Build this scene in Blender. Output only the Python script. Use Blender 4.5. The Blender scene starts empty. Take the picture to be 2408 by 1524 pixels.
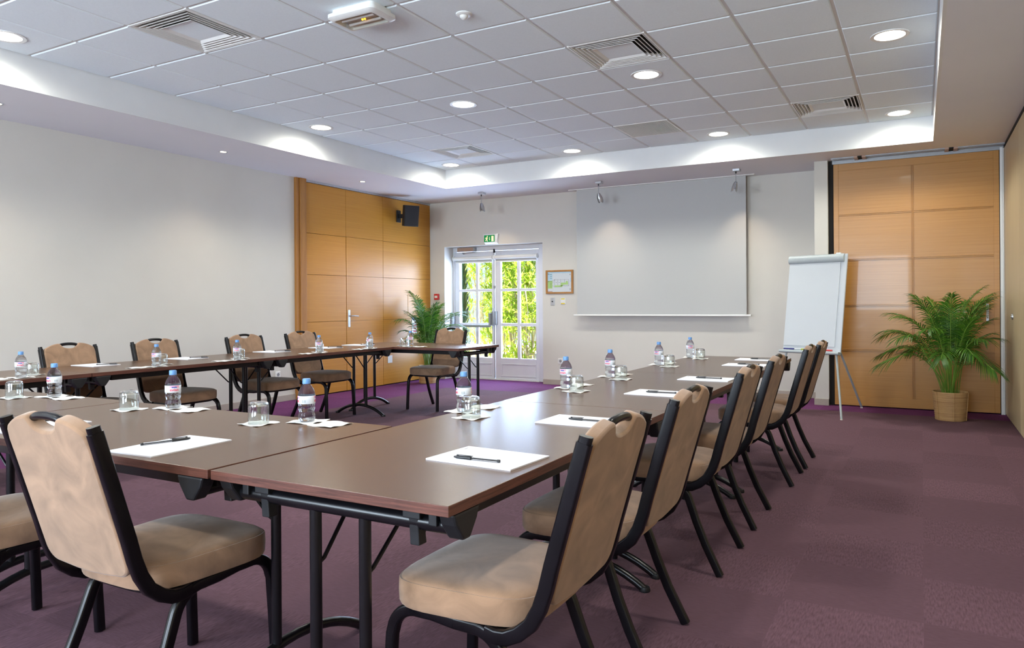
import bpy, bmesh, math, random
from mathutils import Vector, Matrix
PI = math.pi
rnd = random.Random(7)
SC = bpy.context.scene
COL = SC.collection

# ------------------------------------------------------------------ materials
def new_mat(name):
    m = bpy.data.materials.new(name); m.use_nodes = True
    nt = m.node_tree
    return m, nt, nt.nodes['Principled BSDF']
def setin(b, **k):
    for a, v in k.items():
        a = {'rough': 'Roughness', 'metal': 'Metallic', 'spec': 'Specular IOR Level', 'coat': 'Coat Weight', 'trans': 'Transmission Weight', 'ior': 'IOR',
             'sheen': 'Sheen Weight', 'alpha': 'Alpha', 'sub': 'Subsurface Weight'}[a]
        b.inputs[a].default_value = v
def mat(name, col, var=0.0, scale=8.0, stretch=(1, 1, 1), bump=0.0, bscale=60.0, emit=None, estr=1.0, dist=0.0, detail=4.0, **k):
    """plain surface with an optional noise variation of its colour and an optional fine bump"""
    m, nt, b = new_mat(name)
    setin(b, **k)
    c = (*col, 1)
    b.inputs['Base Color'].default_value = c
    if emit:
        b.inputs['Emission Color'].default_value = (*emit, 1); b.inputs['Emission Strength'].default_value = estr
    if var or bump:
        tc = nt.nodes.new('ShaderNodeTexCoord'); mp = nt.nodes.new('ShaderNodeMapping')
        nt.links.new(tc.outputs['Object'], mp.inputs['Vector']); mp.inputs['Scale'].default_value = stretch
    if var:
        n = nt.nodes.new('ShaderNodeTexNoise'); n.inputs['Scale'].default_value = scale; n.inputs['Detail'].default_value = detail; n.inputs['Distortion'].default_value = dist
        nt.links.new(mp.outputs['Vector'], n.inputs['Vector'])
        r = nt.nodes.new('ShaderNodeValToRGB')
        r.color_ramp.elements[0].position = 0.3; r.color_ramp.elements[1].position = 0.7
        r.color_ramp.elements[0].color = (*[max(0, x * (1 - var)) for x in col], 1)
        r.color_ramp.elements[1].color = (*[min(1, x * (1 + var)) for x in col], 1)
        nt.links.new(n.outputs['Fac'], r.inputs['Fac']); nt.links.new(r.outputs['Color'], b.inputs['Base Color'])
    if bump:
        n2 = nt.nodes.new('ShaderNodeTexNoise'); n2.inputs['Scale'].default_value = bscale; n2.inputs['Detail'].default_value = 3
        nt.links.new(mp.outputs['Vector'], n2.inputs['Vector'])
        bp = nt.nodes.new('ShaderNodeBump'); bp.inputs['Strength'].default_value = bump; bp.inputs['Distance'].default_value = 0.004
        nt.links.new(n2.outputs['Fac'], bp.inputs['Height']); nt.links.new(bp.outputs['Normal'], b.inputs['Normal'])
    return m
def wood(name, dark, light, stretch, scale=3.0, rough=0.35, coat=0.0, spec=0.5, fine=0.35):
    """veneer: broad figure plus fine pores, both drawn out along the grain"""
    m, nt, b = new_mat(name); setin(b, rough=rough, coat=coat, spec=spec)
    tc = nt.nodes.new('ShaderNodeTexCoord'); mp = nt.nodes.new('ShaderNodeMapping')
    nt.links.new(tc.outputs['Object'], mp.inputs['Vector']); mp.inputs['Scale'].default_value = stretch
    n = nt.nodes.new('ShaderNodeTexNoise'); n.inputs['Scale'].default_value = scale; n.inputs['Detail'].default_value = 6; n.inputs['Distortion'].default_value = 0.4
    n2 = nt.nodes.new('ShaderNodeTexNoise'); n2.inputs['Scale'].default_value = scale * 9; n2.inputs['Detail'].default_value = 3
    for q in (n, n2): nt.links.new(mp.outputs['Vector'], q.inputs['Vector'])
    mx = nt.nodes.new('ShaderNodeMath'); mx.operation = 'MULTIPLY_ADD'; mx.inputs[1].default_value = fine
    nt.links.new(n2.outputs['Fac'], mx.inputs[0]); 
    m2 = nt.nodes.new('ShaderNodeMath'); m2.operation = 'MULTIPLY'; m2.inputs[1].default_value = 1 - fine
    nt.links.new(n.outputs['Fac'], m2.inputs[0]); nt.links.new(m2.outputs[0], mx.inputs[2])
    r = nt.nodes.new('ShaderNodeValToRGB'); r.color_ramp.elements[0].position = 0.36; r.color_ramp.elements[1].position = 0.64
    r.color_ramp.elements[0].color = (*dark, 1); r.color_ramp.elements[1].color = (*light, 1)
    nt.links.new(mx.outputs[0], r.inputs['Fac']); nt.links.new(r.outputs['Color'], b.inputs['Base Color'])
    return m
def carpet_mat():
    m, nt, b = new_mat('carpet_tiles'); setin(b, rough=0.95, spec=0.15, sheen=0.0)
    N = nt.nodes.new; L = nt.links.new
    tc = N('ShaderNodeTexCoord'); sp = N('ShaderNodeSeparateXYZ'); L(tc.outputs['Object'], sp.inputs[0])
    def mth(op, a, bb=None, cc=None):
        q = N('ShaderNodeMath'); q.operation = op
        for i, v in enumerate((a, bb, cc)):
            if v is None: continue
            if isinstance(v, (int, float)): q.inputs[i].default_value = v
            else: L(v, q.inputs[i])
        return q.outputs[0]
    T = 0.5
    tx = mth('FLOOR', mth('DIVIDE', mth('ADD', sp.outputs['X'], 6.0), T)); ty = mth('FLOOR', mth('DIVIDE', mth('ADD', sp.outputs['Y'], -8.55), T))
    chk = mth('MODULO', mth('ADD', mth('ADD', tx, ty), 100.0), 2.0)
    chk = mth('GREATER_THAN', chk, 0.5)
    cb = N('ShaderNodeCombineXYZ'); L(tx, cb.inputs[0]); L(ty, cb.inputs[1])
    wn = N('ShaderNodeTexWhiteNoise'); wn.noise_dimensions = '3D'; L(cb.outputs[0], wn.inputs['Vector'])
    def stripes(sx, sy):
        mp = N('ShaderNodeMapping'); mp.inputs['Scale'].default_value = (sx, sy, 1); L(tc.outputs['Object'], mp.inputs['Vector'])
        q = N('ShaderNodeTexNoise'); q.inputs['Scale'].default_value = 1; q.inputs['Detail'].default_value = 2; L(mp.outputs['Vector'], q.inputs['Vector'])
        return q.outputs['Fac']
    sA, sB = stripes(150, 26), stripes(26, 150)
    mxs = N('ShaderNodeMix'); mxs.data_type = 'FLOAT'; L(chk, mxs.inputs[0]); L(sB, mxs.inputs[2]); L(sA, mxs.inputs[3])
    st = mxs.outputs[0]
    # value: tile-to-tile shade, nap direction and ribs
    v = mth('ADD', mth('MULTIPLY', wn.outputs['Value'], 0.18), 0.90)
    v = mth('MULTIPLY', v, mth('ADD', mth('MULTIPLY', chk, 0.06), 0.97))
    v = mth('MULTIPLY', v, mth('ADD', mth('MULTIPLY', mth('SUBTRACT', st, 0.5), mth('ADD', mth('MULTIPLY', chk, 0.7), 0.5)), 1.0))
    border = mth('MAXIMUM', mth('LESS_THAN', sp.outputs['X'], -6.0), mth('GREATER_THAN', sp.outputs['Y'], 8.55))
    # a few tiles inside the room pick up the border shade
    col = N('ShaderNodeMix'); col.data_type = 'RGBA'; L(border, col.inputs[0])
    col.inputs[6].default_value = (0.120, 0.064, 0.085, 1); col.inputs[7].default_value = (0.135, 0.036, 0.118, 1)
    hs = N('ShaderNodeVectorMath'); hs.operation = 'SCALE'; L(col.outputs[2], hs.inputs[0]); L(v, hs.inputs['Scale'])
    L(hs.outputs[0], b.inputs['Base Color'])
    bp = N('ShaderNodeBump'); bp.inputs['Strength'].default_value = 0.35; bp.inputs['Distance'].default_value = 0.003
    L(st, bp.inputs['Height']); L(bp.outputs['Normal'], b.inputs['Normal'])
    return m
def glass_mat(name, col, ior=1.45, rough=0.0):
    m, nt, b = new_mat(name)
    b.inputs['Base Color'].default_value = (*col, 1); setin(b, rough=rough, trans=1.0, ior=ior)
    return m
def pane_mat(name='window_glass', base=0.025, tint=(0.97, 0.99, 0.98), power=4.0):
    m, nt, b = new_mat(name)
    tr = nt.nodes.new('ShaderNodeBsdfTransparent'); tr.inputs[0].default_value = (*tint, 1)
    gl = nt.nodes.new('ShaderNodeBsdfGlossy'); gl.inputs['Roughness'].default_value = 0.02
    lw = nt.nodes.new('ShaderNodeLayerWeight'); lw.inputs['Blend'].default_value = 0.5
    pw = nt.nodes.new('ShaderNodeMath'); pw.operation = 'POWER'; pw.inputs[1].default_value = power; nt.links.new(lw.outputs['Facing'], pw.inputs[0])
    fr = nt.nodes.new('ShaderNodeMath'); fr.operation = 'MULTIPLY_ADD'; fr.inputs[1].default_value = 0.6; fr.inputs[2].default_value = base; nt.links.new(pw.outputs[0], fr.inputs[0])
    mx = nt.nodes.new('ShaderNodeMixShader')
    nt.links.new(fr.outputs[0], mx.inputs[0]); nt.links.new(tr.outputs[0], mx.inputs[1]); nt.links.new(gl.outputs[0], mx.inputs[2])
    nt.links.new(mx.outputs[0], nt.nodes['Material Output'].inputs['Surface'])
    return m
def leaf_mat(name, a, c, transl=0.35):
    m, nt, b = new_mat(name); setin(b, rough=0.4)
    oi = nt.nodes.new('ShaderNodeNewGeometry')
    r = nt.nodes.new('ShaderNodeValToRGB')
    r.color_ramp.elements[0].color = (*a, 1); r.color_ramp.elements[1].color = (*c, 1)
    nt.links.new(oi.outputs['Random Per Island'], r.inputs['Fac']); nt.links.new(r.outputs['Color'], b.inputs['Base Color'])
    t = nt.nodes.new('ShaderNodeBsdfTranslucent'); nt.links.new(r.outputs['Color'], t.inputs['Color'])
    mx = nt.nodes.new('ShaderNodeMixShader'); mx.inputs[0].default_value = transl
    nt.links.new(b.outputs[0], mx.inputs[1]); nt.links.new(t.outputs[0], mx.inputs[2])
    nt.links.new(mx.outputs[0], nt.nodes['Material Output'].inputs['Surface'])
    return m

M = {}
M['wall'] = mat('wall_paint', (0.655, 0.632, 0.585), var=0.02, scale=2, bump=0.12, bscale=220, rough=0.7, spec=0.25)
M['soffit'] = mat('soffit_paint', (0.82, 0.82, 0.86), var=0.015, scale=1.5, rough=0.75, spec=0.2)
M['white'] = mat('white_paint', (0.78, 0.79, 0.80), var=0.02, scale=4, rough=0.45)
M['tile'] = mat('ceiling_board', (0.84, 0.91, 0.95), var=0.02, scale=90, bump=0.15, bscale=400, rough=0.9, spec=0.15)
M['grid'] = mat('ceiling_grid_metal', (0.68, 0.67, 0.66), var=0.02, scale=5, rough=0.5)
M['oak'] = wood('oak_veneer', (0.46, 0.195, 0.022), (0.56, 0.268, 0.042), (0.2, 0.2, 26.0), 5.0, rough=0.34, spec=0.4)
M['oakx'] = wood('oak_panel', (0.405, 0.180, 0.034), (0.49, 0.240, 0.056), (0.2, 0.2, 26.0), 5.0, rough=0.33, coat=0.15)
M['oakv'] = wood('oak_upright', (0.33, 0.135, 0.025), (0.44, 0.20, 0.045), (4, 4, 0.2), 5.0, rough=0.35)
M['beige'] = wood('beige_laminate', (0.47, 0.375, 0.23), (0.56, 0.455, 0.285), (5, 5, 0.12), 6.0, rough=0.4)
M['carpet'] = carpet_mat()
M['skirt'] = mat('skirting', (0.42, 0.36, 0.31), var=0.04, scale=6, rough=0.5)
M['tabtop'] = wood('table_laminate', (0.088, 0.052, 0.034), (0.135, 0.085, 0.058), (7, 7, 7), 1.2, rough=0.30, spec=0.55)
M['tabtopx'] = wood('wenge_laminate', (0.088, 0.046, 0.026), (0.142, 0.080, 0.048), (0.8, 22, 1), 4.0, rough=0.27, spec=0.5, fine=0.6)
M['tabedge'] = wood('table_edge', (0.055, 0.020, 0.014), (0.150, 0.055, 0.038), (1.2, 1.2, 40), 6.0, rough=0.4)
M['black'] = mat('black_enamel', (0.0045, 0.0045, 0.006), var=0.2, scale=20, rough=0.28, spec=0.45)
M['chairblk'] = mat('chair_enamel', (0.0035, 0.0030, 0.0045), var=0.3, scale=25, rough=0.27, spec=0.32)
M['blkplast'] = mat('black_plastic', (0.008, 0.009, 0.011), var=0.2, scale=30, rough=0.5)
M['suede'] = mat('tan_suede', (0.300, 0.182, 0.112), var=0.25, scale=7, detail=7, dist=1.6, bump=0.10, bscale=420, rough=0.95, spec=0.1, sheen=0.35)
M['paper'] = mat('white_paper', (0.80, 0.81, 0.88), var=0.01, scale=10, rough=0.8, spec=0.2)
M['napkin'] = mat('napkin_tissue', (0.86, 0.86, 0.84), var=0.03, scale=50, bump=0.4, bscale=180, rough=0.95, spec=0.1)
M['penclear'] = glass_mat('pen_clear_plastic', (0.93, 0.94, 0.95), 1.4, 0.05)
M['penblack'] = mat('pen_black_plastic', (0.012, 0.012, 0.014), var=0.1, scale=80, rough=0.3)
M['lilac'] = mat('lilac_paper', (0.45, 0.42, 0.66), var=0.05, scale=30, rough=0.8)
def water_mat():
    m, nt, b = new_mat('bottle_water'); b.inputs['Base Color'].default_value = (0.90, 0.95, 1.0, 1); setin(b, rough=0.0, trans=1.0, ior=1.28)
    tr = nt.nodes.new('ShaderNodeBsdfTransparent'); tr.inputs[0].default_value = (0.90, 0.94, 0.985, 1)
    mx = nt.nodes.new('ShaderNodeMixShader'); mx.inputs[0].default_value = 0.42
    nt.links.new(b.outputs[0], mx.inputs[1]); nt.links.new(tr.outputs[0], mx.inputs[2]); nt.links.new(mx.outputs[0], nt.nodes['Material Output'].inputs['Surface'])
    return m
M['water'] = water_mat()
M['glass'] = glass_mat('tumbler_base_glass', (0.98, 0.99, 0.99), 1.4, 0.0)
M['glassw'] = pane_mat('tumbler_wall_glass', 0.09, (0.95, 0.97, 0.965), 2.6)
M['cap'] = mat('blue_cap', (0.13, 0.30, 0.62), var=0.05, scale=60, rough=0.4)
M['label'] = mat('label_white', (0.74, 0.77, 0.83), var=0.06, scale=70, rough=0.45)
M['pink'] = mat('label_pink', (0.85, 0.38, 0.50), var=0.05, scale=70, rough=0.45)
M['red'] = mat('label_red', (0.75, 0.06, 0.12), var=0.05, scale=70, rough=0.45)
M['navy'] = mat('label_navy', (0.05, 0.10, 0.40), var=0.05, scale=70, rough=0.45)
M['lamp'] = mat('lamp_diffuser', (0.9, 0.9, 0.85), var=0.01, scale=10, rough=0.4, emit=(1.0, 0.98, 0.84), estr=9.0)
M['lampwarm'] = mat('halogen_lamp', (0.9, 0.85, 0.75), var=0.01, scale=10, rough=0.4, emit=(1.0, 0.82, 0.55), estr=14.0)
M['alu'] = mat('brushed_aluminium', (0.55, 0.56, 0.58), var=0.06, scale=30, rough=0.35, metal=0.9)
M['greymetal'] = mat('grey_metal', (0.33, 0.34, 0.36), var=0.05, scale=20, rough=0.4, metal=0.4)
M['dark'] = mat('dark_cavity', (0.015, 0.013, 0.012), var=0.1, scale=10, rough=0.9)
M['door'] = mat('door_white_paint', (0.74, 0.75, 0.80), var=0.02, scale=6, rough=0.35)
M['pane'] = pane_mat()
M['screen'] = mat('screen_fabric', (0.52, 0.53, 0.53), var=0.01, scale=100, rough=0.85, spec=0.15)
M['board'] = mat('whiteboard', (0.60, 0.64, 0.68), var=0.01, scale=5, rough=0.35)
M['flipgrey'] = mat('flipchart_grey', (0.42, 0.47, 0.49), var=0.03, scale=20, rough=0.4)
M['plastic'] = mat('white_plastic', (0.80, 0.80, 0.78), var=0.02, scale=30, rough=0.4)
M['ivory'] = mat('ivory_plastic', (0.76, 0.70, 0.58), var=0.02, scale=30, rough=0.4)
M['yellow'] = mat('yellow_sticker', (0.80, 0.62, 0.03), var=0.04, scale=60, rough=0.5)
M['green'] = mat('exit_green', (0.0, 0.22, 0.06), var=0.03, scale=40, rough=0.4, emit=(0.0, 0.35, 0.1), estr=0.25)
M['signwhite'] = mat('exit_pictogram', (0.85, 0.85, 0.7), var=0.03, scale=40, rough=0.4, emit=(1.0, 0.75, 0.15), estr=0.35)
M['paleblue'] = mat('plan_blue', (0.42, 0.60, 0.72), var=0.03, scale=40, rough=0.6)
M['palegreen'] = mat('plan_green', (0.40, 0.62, 0.22), var=0.03, scale=40, rough=0.6)
M['ink'] = mat('plan_ink', (0.10, 0.10, 0.13), var=0.05, scale=40, rough=0.7)
M['callred'] = mat('alarm_red', (0.55, 0.02, 0.02), var=0.04, scale=40, rough=0.4)
M['spk'] = mat('speaker_black', (0.013, 0.013, 0.016), var=0.15, scale=60, bump=0.3, bscale=600, rough=0.55)
M['tube'] = mat('fluorescent_tube', (0.80, 0.80, 0.85), var=0.01, scale=10, rough=0.3)
M['amber'] = mat('amber_led', (0.9, 0.4, 0.02), var=0.01, scale=10, rough=0.3, emit=(1.0, 0.42, 0.02), estr=5.0)
M['cover'] = pane_mat('clear_plastic_cover')
M['reflector'] = mat('lamp_reflector', (0.40, 0.38, 0.42), var=0.05, scale=20, rough=0.3, metal=0.3)
M['basket'] = wood('rattan', (0.36, 0.19, 0.07), (0.60, 0.38, 0.17), (1, 1, 45), 4.0, rough=0.55)
M['soil'] = mat('potting_soil', (0.045, 0.03, 0.02), var=0.4, scale=60, bump=0.8, bscale=90, rough=0.95)
M['palm'] = leaf_mat('palm_leaf', (0.020, 0.085, 0.010), (0.085, 0.23, 0.018), 0.3)
M['stem'] = mat('palm_stem', (0.14, 0.26, 0.03), var=0.3, scale=12, rough=0.45)
M['oleander'] = leaf_mat('oleander_leaf', (0.26, 0.44, 0.03), (0.66, 0.74, 0.13), 0.55)
M['twig'] = mat('shrub_twig', (0.46, 0.36, 0.25), var=0.3, scale=20, rough=0.8)
M['cypress'] = leaf_mat('cypress_leaf', (0.012, 0.055, 0.018), (0.03, 0.11, 0.035), 0.2)
M['gravel'] = mat('pale_path', (0.55, 0.50, 0.42), var=0.25, scale=60, bump=0.5, bscale=90, rough=0.95)
M['render'] = mat('outside_render', (0.6, 0.55, 0.48), var=0.05, scale=6, rough=0.9)
M['pinkish'] = mat('closer_brown', (0.42, 0.27, 0.20), var=0.05, scale=30, rough=0.4)
M['mark_blue'] = mat('marker_blue', (0.04, 0.04, 0.2), var=0.05, scale=30, rough=0.4)
M['mark_red'] = mat('marker_red', (0.6, 0.04, 0.04), var=0.05, scale=30, rough=0.4)
M['mark_lime'] = mat('marker_lime', (0.4, 0.45, 0.06), var=0.05, scale=30, rough=0.4)

# ------------------------------------------------------------------ mesh builder
class MB:
    def __init__(s): s.v = []; s.f = []; s.m = []; s.mats = []
    def mi(s, m):
        if m not in s.mats: s.mats.append(m)
        return s.mats.index(m)
    def add(s, vs, fs, m, tf=None):
        o = len(s.v); k = s.mi(m)
        s.v += [tuple(tf @ Vector(p)) if tf else tuple(p) for p in vs]
        for f in fs: s.f.append([i + o for i in f]); s.m.append(k)
        return s
    def box(s, x0, x1, y0, y1, z0, z1, m, tf=None, top=None):
        vs = [(x0, y0, z0), (x1, y0, z0), (x1, y1, z0), (x0, y1, z0), (x0, y0, z1), (x1, y0, z1), (x1, y1, z1), (x0, y1, z1)]
        s.add(vs, [(0, 3, 2, 1), (0, 1, 5, 4), (1, 2, 6, 5), (2, 3, 7, 6), (3, 0, 4, 7)], m, tf)
        o = len(s.v) - 8
        s.f.append([o + 4, o + 5, o + 6, o + 7]); s.m.append(s.mi(top or m))
        return s
    def loft(s, rings, m, closed=True, cap0=True, cap1=True, tf=None):
        n = len(rings[0]); vs = [p for r in rings for p in r]; fs = []
        for i in range(len(rings) - 1):
            for j in range(n if closed else n - 1):
                a = i * n + j; b = i * n + (j + 1) % n
                fs.append((a, b, b + n, a + n))
        if cap0: fs.append(tuple(range(n - 1, -1, -1)))
        if cap1: fs.append(tuple(range((len(rings) - 1) * n, len(rings) * n)))
        return s.add(vs, fs, m, tf)
    def lathe(s, prof, m, seg=24, tf=None, cap0=True, cap1=True):
        rings = [[(r * math.cos(2 * PI * j / seg), r * math.sin(2 * PI * j / seg), z) for j in range(seg)] for r, z in prof]
        return s.loft(rings, m, True, cap0, cap1, tf)
    def sweep(s, pts, prof, m, normal=None, tf=None, caps=True):
        """sweep a 2-D profile along points; with normal: the profile's second axis stays along it"""
        P = [Vector(p) for p in pts]; rings = []; up = Vector(normal) if normal else None; prev = None
        for i, p in enumerate(P):
            t = (P[min(i + 1, len(P) - 1)] - P[max(i - 1, 0)]).normalized()
            if up is not None: b = (up - t * up.dot(t)).normalized()
            else:
                if prev is None:
                    q = Vector((0, 0, 1)) if abs(t.z) < 0.9 else Vector((1, 0, 0)); b = (q - t * q.dot(t)).normalized()
                else: b = (prev - t * prev.dot(t)).normalized()
                prev = b
            a = b.cross(t)
            rings.append([tuple(p + a * u + b * w) for u, w in prof])
        return s.loft(rings, m, True, caps, caps, tf)
    def tube(s, pts, r, m, seg=10, tf=None, normal=None):
        return s.sweep(pts, [(r * math.cos(2 * PI * k / seg), r * math.sin(2 * PI * k / seg)) for k in range(seg)], m, normal, tf)
    def prism(s, poly, y0, y1, m, tf=None):
        """polygon in x,z pushed along y"""
        n = len(poly)
        vs = [(x, y0, z) for x, z in poly] + [(x, y1, z) for x, z in poly]
        fs = [tuple(range(n)), tuple(range(2 * n - 1, n - 1, -1))] + [((i + 1) % n, i, i + n, (i + 1) % n + n) for i in range(n)]
        return s.add(vs, fs, m, tf)
    def build(s, name, parent=None, smooth=40, bevel=0, bseg=2, loc=None, angle=35):
        me = bpy.data.meshes.new(name); me.from_pydata(s.v, [], s.f)
        for q in s.mats: me.materials.append(M[q])
        me.polygons.foreach_set('material_index', s.m)
        bm = bmesh.new(); bm.from_mesh(me); bmesh.ops.recalc_face_normals(bm, faces=bm.faces); bm.to_mesh(me); bm.free()
        if smooth:
            me.polygons.foreach_set('use_smooth', [True] * len(me.polygons)); me.set_sharp_from_angle(angle=math.radians(smooth))
        me.update()
        o = bpy.data.objects.new(name, me); COL.objects.link(o)
        if parent: o.parent = parent
        if loc: o.location = loc
        if bevel:
            b = o.modifiers.new('bevel', 'BEVEL'); b.width = bevel; b.segments = bseg; b.limit_method = 'ANGLE'; b.angle_limit = math.radians(angle)
        return o
def tag(o, label, cat, group=None, kind=None):
    o['label'] = label; o['category'] = cat
    if group: o['group'] = group
    if kind: o['kind'] = kind
    return o
def thing(name, label, cat, loc=(0, 0, 0), rz=0, group=None, kind=None):
    o = bpy.data.objects.new(name, None); COL.objects.link(o); o.empty_display_size = 0.05
    o.location = loc; o.rotation_euler = (0, 0, rz)
    return tag(o, label, cat, group, kind)
def dup(root, loc, rz, label, group=None):
    r = root.copy(); COL.objects.link(r); r.location = loc; r.rotation_euler = (0, 0, rz); r['label'] = label
    if group: r['group'] = group
    def rec(src, par):
        for ch in list(src.children):
            c = ch.copy(); COL.objects.link(c); c.parent = par; rec(ch, c)
    rec(root, r)
    return r
def struct(o, label, cat): return tag(o, label, cat, kind='structure')
def rr(w, h, r, n=4):
    """rounded rectangle profile, centred"""
    out = []
    for cx, cy, a0 in ((w / 2 - r, h / 2 - r, 0), (-w / 2 + r, h / 2 - r, PI / 2), (-w / 2 + r, -h / 2 + r, PI), (w / 2 - r, -h / 2 + r, 1.5 * PI)):
        for k in range(n + 1):
            a = a0 + PI / 2 * k / n; out.append((cx + r * math.cos(a), cy + r * math.sin(a)))
    return out
def arc(c, r, a0, a1, n, ax='xz'):
    o = []
    for k in range(n + 1):
        a = math.radians(a0 + (a1 - a0) * k / n); o.append((c[0] + r * math.cos(a), c[1] + r * math.sin(a)))
    return o

# ------------------------------------------------------------------ room
XL, XR, YB, YF = -7.0, 0.765, 9.55, -3.2      # wall faces
S, C = 2.816, 3.073                           # soffit and tiled ceiling heights
CX0, CX1, CY1, CY0 = -5.8875, 0.1125, 8.407, -2.393   # recess of the tiled ceiling
W = 0.25
struct(MB().box(XL - W, XR + W, YF - W, YB + 0.5, -0.12, 0.0, 'carpet').build('floor', smooth=0), 'mauve brown carpet tiles with a purple border along the walls', 'floor')
struct(MB().box(XL - W, XL, YF - W, 6.67, 0, C + 0.2, 'wall').build('wall_left', smooth=0), 'plain off-white wall on the left', 'wall')
b = MB()                                      # wall with the glazed double door
DX0, DX1, DH = -6.72, -4.955, 2.105
b.box(XL - W, DX0, YB, YB + 0.5, 0, C + 0.2, 'wall'); b.box(DX1, XR + W, YB, YB + 0.5, 0, C + 0.2, 'wall'); b.box(DX0, DX1, YB, YB + 0.5, DH, C + 0.2, 'wall')
struct(b.build('wall_back', smooth=0), 'off-white end wall with the projection screen and glazed door', 'wall')
# right wall: beige folding partition, tall leaves with fine joints
b = MB()
ys = [YF - W, -1.0, 0.2, 1.45, 2.7, 3.95, 5.2, 6.43, 7.665, 8.985]
for i in range(len(ys) - 1): b.box(XR, XR + 0.1, ys[i] + 0.003, ys[i + 1] - 0.003, 0.012, S - 0.035, 'beige')
b.box(XR + 0.02, XR + W, YF - W, YB, 0, C + 0.2, 'dark')
wr = struct(b.build('wall_right', smooth=0), 'beige wood laminate partition wall on the right', 'wall')
k = MB(); k.lathe([(0.0, 0.0), (0.030, 0.0), (0.030, 0.008), (0.026, 0.013), (0.010, 0.014), (0.010, 0.018), (0.0, 0.018)], 'alu', 20, Matrix.Translation((XR, 8.24, 1.04)) @ Matrix.Rotation(-PI / 2, 4, 'Y'))
k.build('lock', wr)
# wall behind the camera, with two wide window openings assumed as a daylight source
b = MB(); WZ0, WZ1 = 0.9, 2.5
for x0, x1 in ((XL - W, -6.2), (-3.9, -2.6), (-0.3, XR + W)): b.box(x0, x1, YF - W, YF, 0, C + 0.2, 'wall')
for x0, x1 in ((-6.2, -3.9), (-2.6, -0.3)): b.box(x0, x1, YF - W, YF, 0, WZ0, 'wall'); b.box(x0, x1, YF - W, YF, WZ1, C + 0.2, 'wall')
struct(b.build('wall_front', smooth=0), 'off-white wall behind the camera with two assumed windows', 'wall')
# ceilings
b = MB()
e_ = 0.02
b.box(XL, CX0 - e_, YF, YB, S, S + 0.02, 'soffit'); b.box(CX1 + e_, XR, YF, YB, S, S + 0.02, 'soffit')
b.box(CX0 - e_, CX1 + e_, CY1 + e_, YB, S, S + 0.02, 'soffit'); b.box(CX0 - e_, CX1 + e_, YF, CY0 - e_, S, S + 0.02, 'soffit')
b.box(CX0 - 0.02, CX0, CY0 - e_, CY1 + e_, S, C + 0.06, 'white'); b.box(CX1, CX1 + 0.02, CY0 - e_, CY1 + e_, S, C + 0.06, 'white')
b.box(CX0, CX1, CY1, CY1 + 0.02, S, C + 0.06, 'white'); b.box(CX0, CX1, CY0 - 0.02, CY0, S, C + 0.06, 'white')
struct(b.build('ceiling_soffit', smooth=0), 'lowered white plasterboard ceiling band around the tiled recess', 'ceiling')
b = MB(); G = 0.6
for i in range(11): b.box(CX0 + i * G - 0.013, CX0 + i * G + 0.013, CY0, CY1, C + 0.009, C + 0.02, 'grid')
for j in range(19): b.box(CX0, CX1, CY0 + j * G - 0.013, CY0 + j * G + 0.013, C + 0.0085, C + 0.0195, 'grid')
VENTS = [(2, 9 + 0), (6, 9 + 3), (8, 9 + 7), (1, 9 + 7)]; PERF = (5, 9 + 7)
for i in range(10):
    for j in range(18):
        if (i, j) in VENTS or (i, j) == PERF: continue
        x0, y0 = CX0 + i * G + 0.011, CY0 + j * G + 0.011; x1, y1 = x0 + G - 0.022, y0 + G - 0.022; e = 0.006
        b.add([(x0 + e, y0 + e, C), (x1 - e, y0 + e, C), (x1 - e, y1 - e, C), (x0 + e, y1 - e, C), (x0, y0, C + 0.009), (x1, y0, C + 0.009), (x1, y1, C + 0.009), (x0, y1, C + 0.009)],
              [(3, 2, 1, 0), (0, 1, 5, 4), (1, 2, 6, 5), (2, 3, 7, 6), (3, 0, 4, 7)], 'tile')
struct(b.build('ceiling', smooth=0), 'pale grey square ceiling tiles in a metal grid', 'ceiling')
struct(MB().box(XL - 1.2, XR + 1.5, YF - 1.6, YB + 0.55, C + 0.2, C + 0.4, 'render').build('sky_block_slab', smooth=0), 'flat slab added above the ceiling to block sun and sky', 'sky_block_slab')  # unseen slab added to keep sun and sky out of the room
# baseboards
bb = 0.075
struct(MB().box(XL, XL + 0.012, YF, 6.67, 0, bb, 'skirt').build('baseboard_left', smooth=0, bevel=0.003), 'narrow taupe skirting under the plain left wall', 'skirting')
struct(MB().box(DX1, -1.09, YB - 0.012, YB, 0, bb, 'skirt').build('baseboard_back', smooth=0, bevel=0.003), 'narrow taupe skirting under the projection screen', 'skirting')
# pillar stub beside the sliding wall
o = struct(MB().box(-1.09, -0.945, 8.95, YB, 0, S, 'wall').build('wall_pillar', smooth=0), 'narrow white wall end beside the flipchart', 'wall')
MB().box(-1.102, -0.945, 8.938, YB, 0, bb, 'skirt').build('baseboard', o, smooth=0, bevel=0.003)
struct(MB().box(-0.945, -0.89, 9.02, YB, 0, S, 'dark').build('trim_1', smooth=0), 'dark slot between the wall end and the wooden panel', 'trim')
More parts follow.
